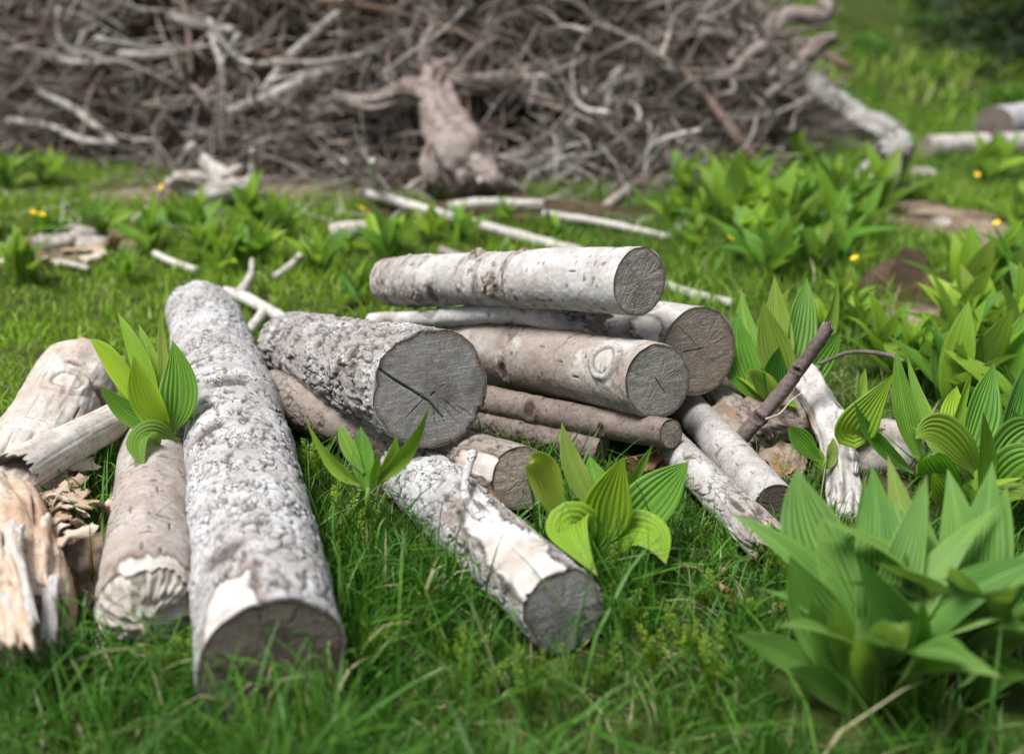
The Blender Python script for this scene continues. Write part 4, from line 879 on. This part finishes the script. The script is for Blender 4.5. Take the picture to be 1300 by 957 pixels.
hero('grey-green broad-leaved plant with upright pale leaves behind the folded one', 1220, 860, .0, [
    (1214, 625, .06, 38, 6, 0, (.3, 1, .1), .3, dict(b=(1195, 780))), (1251, 665, .0, 62, 10, 4, (.1, 1, .2), .05, dict(b=(1215, 840))), (1268, 752, -.08, 50, 0, -26, (.1, .8, .7), .35, dict(b=(1180, 840))), (1330, 800, -.08, 60, 0, -20, (0, .7, .9), .0, dict(b=(1190, 860))),
    (1300, 700, .05, 48, 6, -6, (.2, .9, .4), .2, dict(b=(1225, 820))), (1180, 660, .08, 36, -4, 0, (-.2, 1, .1), .15, dict(b=(1190, 780))), (1320, 860, -.1, 56, 0, -18, (0, .7, .9), .05, dict(b=(1210, 890))), (1150, 790, -.08, 40, -8, -12, (-.2, .8, .6), 0, dict(b=(1200, 860))), (1232, 720, -.04, 44, 6, -4, (.1, 1, .3), .15, dict(b=(1205, 850))), (1285, 770, -.06, 50, 4, -10, (.1, .9, .5), .1, dict(b=(1215, 870))), (1195, 730, -.05, 44, -2, -4, (-.1, 1, .3), .25, dict(b=(1195, 850))), (1250, 830, -.14, 54, 4, -14, (0, .8, .7), .1, dict(b=(1210, 900)))], mat='leaf_grey', seed=5, group=HG, bd=1.17, extra=16, ext_len=.26)
hero('dark glossy broad-leaved plant with an arched yellow-spotted leaf', 1222, 650, .0, [
    (1163, 556, -.06, 58, -6, -26, (-.1, .8, .7), .35, dict(b=(1238, 600), cd=.7, tipcurl=.3)), (1248, 522, -.06, 28, 4, -2, (.2, 1, 0), .2, dict(b=(1246, 650))), (1180, 580, -.10, 48, -20, -30, (-.3, .9, .3), .0, dict(b=(1228, 655), fold=.6)), (1184, 600, -.12, 40, -8, -8, (-.2, 1, .2), .0, dict(b=(1232, 660))),
    (1262, 461, .10, 52, 2, 4, (-.1, 1, .2), .05, dict(b=(1222, 590))), (1235, 471, .08, 22, 0, 0, (.3, 1, 0), .35, dict(b=(1200, 560))), (1215, 490, .12, 40, -4, -6, (-.2, .9, .4), .1, dict(b=(1215, 600))), (1330, 545, .0, 60, 0, -22, (.1, .8, .7), .05, dict(b=(1250, 620))), (1340, 590, -.06, 60, 0, -24, (.1, .7, .8), .12, dict(b=(1250, 640))), (1330, 640, -.1, 44, 0, -16, (.1, .7, .9), .0, dict(b=(1245, 655))), (1300, 470, .14, 56, 4, -2, (.1, 1, .2), .0, dict(b=(1262, 600)))], seed=6, group=HG, bd=1.50, extra=6, ext_len=.14)
hero('green plant with one wide cupped leaf over the pinkish stone', 1165, 600, .0, [
    (1137, 472, -.04, 54, -24, 30, (-.2, 1, .2), .4, dict(b=(1090, 540), shape=.8, fold=.4)), (1138, 440, .03, 30, -6, 8, (-.3, 1, .2), .15, dict(b=(1172, 590), fold=.6)), (1152, 452, .06, 26, -2, 6, (.3, 1, .1), .25, dict(b=(1185, 570), fold=.6)), (1100, 466, .05, 18, -2, 2, (.2, 1, .2), .3, dict(b=(1092, 520), tipcurl=.6)), (1085, 510, -.04, 22, -10, 6, (0, .8, .6), .0, dict(b=(1160, 600)))], seed=7, group=HG, bd=1.56)
hero('tall upright green plant growing behind the tan ringed cut end', 985, 530, .0, [
    (983, 350, .05, 40, 2, 4, (-.2, 1, .1), .3, dict(b=(988, 500))), (1024, 352, .08, 48, 4, 0, (.1, 1, .1), .1, dict(b=(1000, 490))), (1064, 355, .02, 30, 10, 10, (.3, 1, .1), .3, dict(b=(1000, 500), fold=.6)), (969, 382, -.02, 46, -4, 4, (-.1, 1, .2), .25, dict(b=(1005, 500))), (941, 366, .1, 30, -6, 6, (-.3, 1, .1), .2, dict(b=(975, 500))),
    (938, 397, .02, 50, -14, -2, (-.1, 1, .2), .05, dict(b=(965, 510))), (1068, 420, -.03, 44, 4, -8, (.2, .9, .5), .1, dict(b=(1000, 510))), (990, 440, -.04, 34, -6, -6, (.2, 1, .2), .0, dict(b=(985, 520))), (948, 480, -.05, 24, -6, -18, (0, .8, .6), .2, dict(b=(985, 520)))], seed=8, group=HG, bd=1.80, extra=5, ext_len=.16)
hero('little pale-edged seedling plant beside the bleached forked branch', 1045, 600, .0, [
    (1002, 540, -.02, 30, -6, -4, (0, .8, .6), .0, dict(b=(1040, 585))), (1032, 562, .0, 18, -2, 0, (.2, 1, .2), .3, dict(b=(1045, 596))), (1058, 555, .02, 20, 4, 0, (.2, 1, .2), .1, dict(b=(1045, 596)))], seed=9, group=HG, bd=1.56)

# pooled rosettes for the meadow
pl_pool = []
rg = np.random.default_rng(21)
for e_i, el in enumerate((1.35, 1.05, .7, .4)):
    for v_i in range(5):
        L = rg.uniform(.85, 1.1); e = el + rg.normal(0, .08); bend = rg.uniform(.1, .45)
        c1 = np.array([math.cos(e + bend * .5), 0, math.sin(e + bend * .5)]) * L * .55; tp = np.array([math.cos(e - bend * .5), rg.normal(0, .06), math.sin(e - bend * .5)]) * L
        V, Q, A_ = leaf([.02, 0, 0], c1, tp, L * rg.uniform(.24, .36), [-math.sin(e), rg.normal(0, .25), math.cos(e)], fold=rg.uniform(.3, .6), nu=13, nv=12, seed=v_i + 10 * e_i, yellow=rg.choice([0, 0, .1, .35]), twist=rg.normal(0, .35), tipcurl=rg.choice([0, 0, .5]))
        me = mesh('leaf', V, Q, None, {'m': A_}); me.materials.append(M['leaf']); pl_pool.append((e_i, me))
def rosette(p, size, n, label, group, rg):
    root = empty('broad_leaved_plant', p)
    for i in range(n):
        e_i = 0 if i < n * .4 else (1 if i < n * .75 else (2 if i < n * .95 else 3))
        me = [m for e, m in pl_pool if e == e_i][rg.integers(5)]
        o = add('leaf', me, None, root, (rg.normal(0, .012), rg.normal(0, .012), i * -.0008 + .01)); s = size * rg.uniform(.75, 1.1); o.scale = (s, s, s)
        o.rotation_euler = (0, 0, i * 2.399 + rg.normal(0, .3))
    tag(root, label, 'plant', group); return root
rg = np.random.default_rng(22)
def place(lst, label, group):
    for (px, py, hp) in lst:                                   # foot pixel, height in pixels
        b = at(px, py, 0); b[2] = float(gz(b[0:1], b[1:2])[0]); rosette(b, hp * depth(b) / FOC * 1.3 * rg.uniform(.7, 1.15), int(rg.integers(6, 15)), label, group, rg)
place([(30, 360, 70), (122, 305, 48), (165, 358, 45), (8, 240, 70), (-25, 300, 80), (60, 235, 40)], 'young leafy plant standing on the short lawn near the pale rubble', 'leafy plants on the lawn')
place([(60, 296, 42), (190, 318, 46), (350, 302, 50), (322, 286, 44), (142, 345, 40), (262, 328, 50), (440, 318, 40), (545, 300, 40), (280, 345, 55), (305, 335, 60), (230, 285, 45), (250, 300, 45), (410, 345, 55), (490, 335, 60), (505, 320, 48), (455, 385, 50), (215, 290, 36), (330, 330, 40), (590, 310, 46), (640, 285, 30), (700, 300, 30)], 'young leafy plant in the meadow between the logs and the brush pile', 'leafy plants before the brush pile')
right = [(870, 250, 45), (905, 245, 50), (940, 262, 55), (890, 285, 60), (925, 300, 65), (960, 290, 60), (985, 315, 70), (1010, 300, 60), (1035, 250, 50), (1060, 275, 60), (1085, 262, 55), (1110, 275, 60), (1050, 320, 70), (1090, 310, 65), (1020, 345, 70), (950, 335, 60), (975, 355, 60),
         (1060, 350, 60), (1075, 395, 60), (1055, 430, 80), (1085, 440, 75), (1000, 240, 40), (880, 320, 46), (850, 285, 40), (1010, 215, 32), (960, 232, 34), (1080, 235, 36), (1245, 235, 44), (1270, 225, 40), (1290, 290, 56), (1300, 340, 60)]
for lab_, grp_, test in [('leafy plant at the foot of the upturned root wad', 'leafy plants below the root wad', lambda q: q[0] < 970 and q[1] < 290), ('leafy plant in the dense green patch behind the tan ringed cut end', 'leafy plants behind the heap', lambda q: q[0] < 1060 and q[1] >= 290),
                         ('leafy plant growing before the grey fallen trunk and pale wood block', 'leafy plants before the fallen trunk', lambda q: 970 <= q[0] < 1170 and q[1] < 290), ('leafy plant between the dark molehill and the green patch', 'leafy plants beside the molehill', lambda q: 1060 <= q[0] < 1180 and q[1] >= 290), ('leafy plant growing beyond the bare earth path', 'leafy plants beyond the path', lambda q: q[0] >= 1170)]:
    sel = [q for q in right if test(q)]; right = [q for q in right if q not in sel]; place(sel, lab_, grp_)
place([(1225, 400, 80), (1255, 385, 85), (1285, 400, 85), (1210, 470, 95), (1180, 490, 95), (1150, 480, 80), (1240, 440, 80), (1310, 450, 90), (1275, 480, 85), (1120, 470, 70), (1300, 560, 110), (1205, 440, 70), (1250, 520, 90), (1290, 520, 95), (1205, 520, 80), (1300, 380, 70), (1325, 620, 120)], 'tall leafy plant growing around the dark molehill', 'leafy plants by the molehill')

# ------------------------------------------------------------------ grass
for (px, py, t_, r_) in [(1110, 880, 1.14, .12), (1220, 860, 1.17, .12), (1225, 640, 1.5, .08), (768, 700, 1.4, .06)]:
    q_ = atd(px, py, t_); ELL.append((q_[0], q_[1], r_, r_))
def inside(x, y):
    m = np.zeros(x.shape, bool)
    for (a, b, r, z) in CAPS:
        a = np.asarray(a); b = np.asarray(b); ab = b - a; t = np.clip(((x - a[0]) * ab[0] + (y - a[1]) * ab[1]) / (ab @ ab + 1e-9), 0, 1)
        if z < .05: m |= np.hypot(x - a[0] - ab[0] * t, y - a[1] - ab[1] * t) < r
    for (cx, cy, rx, ry) in ELL:
        m |= ((x - cx) / rx) ** 2 + ((y - cy) / ry) ** 2 < .6 + .6 * vn(np.stack([x * 9, y * 9, x * 0], -1), 5)
    return m
def blades(name, x, y, h, wd, tint, lean, rg, label, mat, seg=3, width_up=1.0):
    n = len(x); az = rg.uniform(0, 6.283, n); la = rg.uniform(0, 6.283, n); ln = lean * np.abs(rg.normal(0, 1, n)) + .1
    ts = np.array([0, .45, .8, 1.0]) if seg == 3 else np.array([0, .6, 1.0])
    base = np.stack([x, y, gz(x, y) - .004], -1); dx = np.stack([np.cos(la), np.sin(la)], -1); sx = np.stack([np.cos(az), np.sin(az)], -1)
    wp = np.array([.85, 1.0, .6, 0]) if seg == 3 else np.array([.9, .8, 0])
    rows = []; T = []
    for t, wf in zip(ts, wp):
        out = ln * t * t * h; up = h * t * np.sqrt(np.clip(1 - (ln * t * .55) ** 2, .15, 1))
        c = base + np.stack([dx[:, 0] * out, dx[:, 1] * out, up], -1)
        o = np.stack([sx[:, 0] * wd * wf / 2, sx[:, 1] * wd * wf / 2, 0 * wd], -1)
        if wf > 0: rows += [c - o, c + o]; T += [t, t]
        else: rows += [c]; T += [t]
    K = len(rows); V = np.stack(rows, 1).reshape(-1, 3); i = np.arange(n)[:, None] * K
    qs = [[0, 1, 3, 2]] + ([[2, 3, 5, 4]] if seg == 3 else []); tr = [[K - 3, K - 2, K - 1]]
    Q = np.concatenate([i + np.array([q_]) for q_ in qs]); TT = i + np.array(tr)
    A_ = np.repeat(tint[:, None, :], K, 1).copy(); A_[..., 2] = np.array(T)[None]
    o = add(name, mesh(name, V, Q, TT, {'m': A_.reshape(-1, 4)}, True), mat); tag(o, label, 'grass', kind='stuff'); return o
def tints(n, rg, g, dryp=.03):
    R_ = rg.random(n); A_ = (rg.random(n) < dryp) * rg.uniform(.4, 1, n)
    return np.stack([R_, np.clip(g, 0, 1), R_ * 0, A_], -1)
rg = np.random.default_rng(31)
# near, long and deep green; the lawn to the side shorter and yellower
n = 70000; y = .42 + (rg.random(n) ** .9) * 1.75; x = rg.uniform(-1, 1, n) * (.62 * y + .30)
lawn = sst(-.15, -.45, x + .15 * vn(np.stack([x * 4, y * 4, x * 0], -1), 8)) * sst(1.25, 1.7, y)
cl = vn(np.stack([x * 9, y * 9, x * 0 + 3], -1), 12)
keep = ~inside(x, y) & (rg.random(n) < 1 - .35 * (cl < -.3)); x, y, lawn, cl = x[keep], y[keep], lawn[keep], cl[keep]
front = sst(1.6, 1.1, y)
h = (.032 + .046 * front + .036 * cl * front) * rg.uniform(.55, 1.35, len(x)) * (1 - .25 * lawn) * np.where(x < -.36, np.where(y < 1.3, .6, 1), 1)
g = .03 + .80 * lawn + .12 * (1 - sst(1.6, 1.1, y)) + .24 * rg.random(len(x)) ** 2 + .1 * cl
blades('grass', x, y, h * (1.05 - .45 * sst(.12, .3, x)) * (1 - .6 * sst(.22, .10, np.hypot(x - .085, y - .90))), rg.uniform(.0016, .0042, len(x)), tints(len(x), rg, g, .02), .6, rg, 'long deep green grass growing around the logs', M['grass'])
n = 3600; ys = .55 + rg.random(n) * 1.5; xs = rg.uniform(-1, 1, n) * (.55 * ys + .15); kp = ~inside(xs, ys); xs, ys = xs[kp], ys[kp]
blades('straw', xs, ys, rg.uniform(.02, .055, len(xs)), rg.uniform(.0012, .003, len(xs)), tints(len(xs), rg, .3 * rg.random(len(xs)), 1.0), 1.7, rg, 'dead straw lying in the grass between the logs', M['grass'])
# long arching blades
n = 2600; y = .5 + rg.random(n) * 1.2; x = rg.uniform(-1, 1, n) * (.55 * y + .15); keep = ~inside(x, y) & (x > -.75) & ((x < .15) | (rg.random(n) < .3)); x, y = x[keep], y[keep]
blades('grass', x, y, rg.uniform(.08, .15, len(x)) * sst(1.9, 1.1, y) + .03, rg.uniform(.002, .0045, len(x)), tints(len(x), rg, .2 * rg.random(len(x)), .02), .9, rg, 'tall arching grass blades among the logs', M['grass'])
# middle distance
n = 104000; y = 2.0 + (rg.random(n) ** .8) * 3.6; x = rg.uniform(-1, 1, n) * (.66 * y + .6)
pile = hill_h(x, y) > .05; keep = ~inside(x, y) & ~pile; x, y = x[keep], y[keep]
lawn = sst(.4, -.5, x); cl = fbm(np.stack([x * 2.5, y * 2.5, x * 0 + 3], -1), 2, 12)
blades('grass', x, y, (.034 + .018 * (1 - lawn)) * rg.uniform(.5, 1.4, len(x)) * (1 + .5 * cl), rg.uniform(.003, .006, len(x)), tints(len(x), rg, .42 + .5 * lawn + .35 * cl + .2 * rg.random(len(x)), .05), .6, rg, 'short bright green lawn in front of the brush pile', M['grass'], seg=2)
# hillside
n = 60000; y = 5.2 + (rg.random(n) ** .7) * 11; x = rg.uniform(-.75, .85, n) * y + .3
pile = hill_h(x, y) > .05; keep = ~inside(x, y) & ~pile & (x > -.5); x, y = x[keep], y[keep]; cl = fbm(np.stack([x * 1.3, y * 1.3, x * 0], -1), 3, 14)
keep = cl > -.42; x, y, cl = x[keep], y[keep], cl[keep]
blades('grass', x, y, rg.uniform(.05, .11, len(x)) * (1 + .6 * cl), rg.uniform(.010, .022, len(x)), tints(len(x), rg, .55 + .8 * cl + .25 * rg.random(len(x)), .12), .7, rg, 'rough green grass covering the hillside', M['grass'], seg=2)

# tufts with a home of their own
def tuft(px, py, z, n, hgt, label, seed, sp=.02, wd=.0035, yl=.15):
    rg = np.random.default_rng(seed); b = at(px, py, z); mb = MB()
    for i in range(n):
        p = b + np.array([rg.normal(0, sp), rg.normal(0, sp), -.01]); az = rg.uniform(0, 6.28); l = rg.uniform(.1, .8); h_ = hgt * rg.uniform(.5, 1.1)
        d = np.array([math.cos(az), math.sin(az), 0]) * l; P = [p, p + d * h_ * .2 + [0, 0, h_ * .5], p + d * h_ * .6 + [0, 0, h_ * .85], p + d * h_ * 1.15 + [0, 0, h_ * (1 - .3 * l)]]
        P = spline(P, 7); s_ = np.array([math.cos(az + 1.5 + rg.normal(0, .5)), math.sin(az + 1.5), 0]) * wd * rg.uniform(.6, 1.2) / 2
        wv = np.array([.8, 1, 1, .9, .7, .4, .05])[:, None]; V = np.stack([P - s_ * wv, P + s_ * wv], 1).reshape(-1, 3)
        A_ = np.zeros((14, 4)); A_[:, 0] = rg.random(); A_[:, 1] = yl * rg.random() * 2; A_[:, 2] = np.repeat(np.linspace(0, 1, 7), 2); A_[:, 3] = .8 * (rg.random() < .12)
        mb.add(V, gridq(2, 7), None, A_)
    o = add('grass_tuft', mb.me('grass_tuft', b), M['grass'], None, b); tag(o, label, 'grass tuft'); return o
tuft(112, 690, .01, 34, .12, 'tall green grass tuft growing through the shredded wood by the tan log', 1, .016)
tuft(150, 640, .01, 26, .10, 'thin dry-tipped grass tuft under the hollow grey branch', 2, .022, .002)
tuft(230, 735, .0, 18, .08, 'small grass tuft between the tan splintered log and the long grey log', 3, .014, .003)
tuft(215, 850, .0, 40, .06, 'low grass tuft before the splintered tan log', 4, .04)
tuft(1010, 640, .0, 40, .09, 'wispy grass tuft at the foot of the bleached forked branch', 5, .03, .002)
tuft(985, 600, .0, 30, .08, 'thin grass tuft beside the whitish thin log', 6, .03, .0018)

def herb(px, py, z, n, hgt, label, seed, yl):
    """a small feathery herb: stems with many little leaflets"""
    rg = np.random.default_rng(seed); b = at(px, py, z); root = empty('feathery_herb', b); mb = MB()
    for i in range(n):
        az = rg.uniform(0, 6.28); l = rg.uniform(.1, .7); h_ = hgt * rg.uniform(.55, 1.1); d = np.array([math.cos(az), math.sin(az), 0])
        p = b + d * rg.uniform(0, .02); P = spline([p, p + d * l * h_ * .4 + [0, 0, h_ * .6], p + d * l * h_ + [0, 0, h_]], 16)
        for j in range(4, 16):
            for sd_ in (-1, 1):
                s_ = np.cross(nrm(P[j] - P[j - 1]), [0, 0, 1.]) * sd_; s_ = nrm(s_ + rg.normal(0, .25, 3)); L = .011 * rg.uniform(.6, 1.2) * (1.2 - j / 20)
                n_ = nrm(P[j] - P[j - 1]) * .5; q0 = P[j]; V = [q0, q0 + (s_ + n_) * L * .5 + n_ * .004, q0 + (s_ + n_ * .6) * L, q0 + (s_ - n_ * .3) * L * .5]
                A_ = np.zeros((4, 4)); A_[:, 0] = rg.random(); A_[:, 1] = yl * rg.uniform(.5, 1.3); A_[:, 2] = 1; mb.add(V, [[0, 1, 2, 3]], None, A_)
        sm = MB(); sm.tube(P, .0009, 4); add('stem', sm.me('stem', b), M['herb'], root)
    add('leaflets', mb.me('leaflets', b), M['herb'], root)['kind'] = 'stuff'
    tag(root, label, 'herb', 'feathery herbs in the grass')
for i, (px, py, lab) in enumerate([(290, 905, 'tall grass tuft before the dark cut end of the long grey log'), (345, 915, 'dense grass tuft under the dark cut end of the long grey log'), (405, 900, 'grass tuft at the outer rim of the dark cut end'), (480, 760, 'lush grass tuft between the long grey log and the peeled log'), (550, 790, 'lush tall grass tuft along the peeled log'), (60, 880, 'grass tuft below the ochre wood chunk'), (150, 860, 'grass tuft below the splintered tan log end')]):
    tuft(px, py, 0, 60, .13 if i < 3 else .10, lab, 60 + i, .03, .0038, .1)
herb(428, 690, .0, 9, .085, 'yellow-green feathery herb in the grass beside the long grey log', 1, .9)
herb(400, 610, .03, 10, .06, 'feathery herb with fine leaflets at the foot of the rough log', 2, .4)
herb(455, 720, .0, 10, .07, 'feathery herb deep in the grass between two logs', 3, .6)
herb(840, 850, .0, 8, .05, 'bright feathery herb in the grass beyond the violet-grey cut end', 4, .9)
herb(560, 745, .0, 10, .07, 'feathery herb beside the peeled log', 5, .4)
herb(955, 790, .0, 14, .04, 'low clover-like herb beside the grey-green plant', 6, .3)
herb(905, 770, .0, 12, .035, 'low leafy herb in the grass under the splintered thin log', 7, .3)
herb(232, 690, .04, 6, .05, 'little green sprout between the tan log and the long grey log', 8, .5)
herb(45, 545, .0, 9, .06, 'yellow-green herb at the side of the cream log', 9, .8)
herb(520, 800, .0, 12, .06, 'feathery herb in the long grass before the peeled log', 10, .5)

rgw = np.random.default_rng(99)
for i, (px, py, lab) in enumerate([(410, 740, 'low'), (470, 850, 'broad'), (575, 840, 'dense'), (610, 880, 'pale'), (790, 800, 'thin'), (870, 840, 'dark'), (900, 880, 'leafy'), (760, 880, 'small'), (240, 880, 'short'), (500, 690, 'bushy'), (680, 900, 'spreading'), (990, 740, 'wispy'), (380, 900, 'sparse'), (450, 660, 'upright')]):
    herb(px, py, 0, int(rgw.integers(7, 13)), rgw.uniform(.04, .075), lab + ' feathery weed in the long grass before the logs', 30 + i, rgw.uniform(.2, 1))

# ------------------------------------------------------------------ small loose things
def chip_mesh(seed):
    rg = np.random.default_rng(seed); n = 7; u = np.linspace(-1, 1, n); U, W = np.meshgrid(u, u)
    x = U * (1 + .25 * vn(np.stack([U * 0, W * 3, U * 0 + seed], -1), seed)); y = W * .45 * (1 + .3 * vn(np.stack([U * 3, W * 0, U * 0 + seed], -1), seed + 1))
    z = .25 * (1 - W ** 2) * rg.uniform(.3, 1) + .12 * U * U * rg.uniform(-1, 1)
    t = np.stack([x, y, z], -1).reshape(-1, 3); b = t - [0, 0, .12]; N0 = n * n; ring = np.concatenate([np.arange(n), np.arange(1, n) * n + n - 1, (n - 1) * n + np.arange(n - 2, -1, -1), np.arange(n - 2, 0, -1) * n]); r2 = np.roll(ring, -1)
    return mesh('bark_chip', np.concatenate([t, b]), np.concatenate([gridq(n, n), gridq(n, n, base=N0)[:, ::-1], np.stack([ring + N0, r2 + N0, r2, ring], -1)]), smooth=False)
cm = [chip_mesh(i) for i in range(6)]; cmp_ = [m.copy() for m in cm]
for m in cm: m.materials.append(M['chip'])
for m in cmp_: m.materials.append(M['chip_pale'])
rg = np.random.default_rng(41)
def chips(lst, label, group, pl, smin, smax):
    for (px, py, z) in lst:
        p = at(px, py, z); o = add('bark_chip', cm[rg.integers(6)] if not pl else cmp_[rg.integers(6)], None, None, p); s = rg.uniform(smin, smax); o.scale = (s, s, s * .8)
        o.rotation_euler = (rg.normal(0, .5), rg.normal(0, .5), rg.uniform(0, 6.28)); tag(o, label, 'bark chip', group)
chips([(578 + rg.normal(0, 14), 600 + rg.normal(0, 12), .075) for i in range(10)] + [(612 + rg.normal(0, 8), 632 + rg.normal(0, 6), .085) for i in range(8)], 'reddish bark chip lodged between the short brown log and the peeled log', 'reddish chips between the logs', False, .006, .013)
chips([(75 + rg.normal(0, 24), 635 + rg.normal(0, 26), .085 + rg.uniform(0, .012)) for i in range(42)], 'pale curled chip on the crumbling shredded wood', 'chips on the shredded wood', True, .012, .03)
chips([(100 + rg.normal(0, 26), 770 + rg.normal(0, 22), .01) for i in range(12)], 'ochre wood splinter in the grass by the split slab', 'splinters by the split slab', True, .012, .026)
chips([(960 + rg.normal(0, 26), 590 + rg.normal(0, 12), .03) for i in range(9)] , 'reddish bark flake in the litter behind the whitish thin log', 'flakes behind the thin logs', False, .008, .02)
chips([(825, 590, .02), (805, 595, .02), (815, 583, .02), (838, 588, .02)], 'rusty brown bark flake under the thin brown pole', 'rusty flakes under the pole', False, .018, .026)
chips([(40 + rg.normal(0, 60), 330 + rg.normal(0, 8), .01) for i in range(5)] + [(110 + rg.normal(0, 20), 308 + rg.normal(0, 8), .02) for i in range(9)], 'whitish wood chip in the pale rubble on the lawn', 'chips in the pale rubble', True, .025, .05)

chips([(rg.uniform(440, 1000), rg.uniform(640, 800), .012) for i in range(24)], 'small reddish bark flake fallen in the grass before the heap', 'bark flakes in the grass', False, .006, .014)
# yellow flowers
mb = MB()
for i in range(6):
    a = i * 1.047; d = np.array([math.cos(a), math.sin(a), .25]); s_ = np.array([-math.sin(a), math.cos(a), 0])
    mb.add([[0, 0, 0], d * .6 + s_ * .42, d * 1.05 + [0, 0, .15], d * .6 - s_ * .42], [[0, 1, 2, 3]])
pet = mb.me('petals'); pet.materials.append(M['petal'])
mb = MB(); mb.tube(spline([[0, 0, -1], [.04, .02, -.5], [0, 0, 0]], 6), [.018, .016, .014, .012, .012, .012], 5); stm = mb.me('stem'); stm.materials.append(M['herb'])
for (px, py, hgt) in [(40, 268, .16), (52, 270, .14), (71, 266, .16), (205, 235, .14), (217, 246, .12), (450, 243, .18), (458, 262, .14), (452, 266, .12), (926, 303, .12), (1240, 222, .12), (1265, 285, .14), (1243, 320, .10), (1270, 278, .12), (1085, 330, .12)]:
    g0 = at(px, py, hgt); g0[2] = float(gz(g0[0:1], g0[1:2])[0]); r = empty('yellow_flower', g0)
    o = add('petals', pet, None, r, (0, 0, hgt)); o.scale = (.0115,) * 3; o.rotation_euler = (.5, rg.normal(0, .3), rg.uniform(0, 6)); o = add('stem', stm, None, r, (0, 0, hgt)); o.scale = (.06, .06, hgt)
    tag(r, 'small yellow meadow flower on a thin stem', 'flower', 'yellow meadow flowers')

# low bushes on the hillside
bm = []
for v in range(3):
    rgb = np.random.default_rng(60 + v); n = 700; c = rgb.normal(0, 1, (n, 3)); c /= np.linalg.norm(c, axis=1)[:, None]; c *= (rgb.random(n) ** .4 * (1 + .35 * vn(c * 2 + v, 5)))[:, None]; c[:, 2] = np.abs(c[:, 2]) * .7
    d = rgb.normal(0, 1, (n, 3)); e = np.cross(d, rgb.normal(0, 1, (n, 3))); d *= .14 / np.linalg.norm(d, axis=1)[:, None]; e *= .05 / np.linalg.norm(e, axis=1)[:, None]
    A_ = np.zeros((n, 4, 4)); A_[..., 0] = rgb.random(n)[:, None]; A_[..., 1] = .35 * rgb.random(n)[:, None]; A_[..., 2] = 1
    me = mesh('foliage', np.stack([c, c + d * .5 + e, c + d, c + d * .5 - e], 1).reshape(-1, 3), np.arange(4 * n).reshape(-1, 4), None, {'m': A_.reshape(-1, 4)}, False); me.materials.append(M['grass']); bm.append(me)
rgb = np.random.default_rng(70)
for (px, py, t, sz) in [(1150, 40, 7.5, .22), (1200, 30, 8.5, .25), (1100, 85, 6.4, .2), (1070, 30, 8, .25), (1230, 80, 6.8, .2), (1180, 120, 6.0, .15), (1130, 10, 9, .3), (1215, 130, 5.6, .14), (1090, 130, 5.6, .14), (1240, 20, 8, .25), (835, 30, 6.5, .3), (1040, 5, 9, .3), (1175, 60, 7, .2), (1280, 120, 5.7, .16)]:
    p = atd(px, py, t); p[2] = float(gz(p[0:1], p[1:2])[0]) - .02; o = add('low_bush', bm[rgb.integers(3)], None, None, p); o.scale = (sz * 1.3, sz, sz * .8); o.rotation_euler = (0, 0, rgb.uniform(0, 6)); tag(o, 'low green bush on the grassy hillside behind the brush pile', 'bush', 'low bushes on the hillside')

# dark conifer at the edge of the hillside
def conifer(base, H_, R_, seed, label):
    rg = np.random.default_rng(seed); root = empty('conifer_tree', base); mb = MB(); mb.tube([[0, 0, -.1], [0, 0, H_ * .5], [0, 0, H_]], [.09, .06, .01], 10, .1); add('trunk', mb.me('trunk'), M['bark_brown'], root)
    n = 26000; t = rg.random(n) ** 1.5; az = rg.uniform(0, 6.283, n); nb_ = 9; az = np.round(az / 6.283 * nb_ * (1 + 0 * t)) / nb_ * 6.283 + rg.normal(0, .22, n) + np.round(t * 22) * .9
    tl = np.round(t * 22) / 22; rr = rg.random(n) ** .6 * R_ * (1 - tl) * (1 + .15 * np.sin(az * 3 + tl * 40)); z = .05 + tl * H_ * .97 - .28 * rr + rg.normal(0, .03, n)
    c = np.stack([np.cos(az) * rr, np.sin(az) * rr, z], -1); d = np.stack([np.cos(az), np.sin(az), -.25 + 0 * az], -1) + rg.normal(0, .5, (n, 3)); d /= np.linalg.norm(d, axis=1)[:, None]; s_ = np.cross(d, rg.normal(0, 1, (n, 3))); s_ /= np.linalg.norm(s_, axis=1)[:, None]
    L = rg.uniform(.05, .11, n)[:, None]; V = np.stack([c - s_ * .009, c + s_ * .009, c + d * L], 1).reshape(-1, 3)
    A_ = np.repeat(np.stack([rg.random(n)] * 4, -1), 3, 0); o = add('crown', mesh('crown', V, None, np.arange(3 * n).reshape(-1, 3), {'m': A_}), M['needle'], root)
    tag(root, label, 'tree')
b = atd(1340, 150, 6.6); b[2] = float(gz(b[0:1], b[1:2])[0]); conifer(b, 3.6, 1.0, 3, 'dark dense conifer at the edge of the hillside behind the far logs')
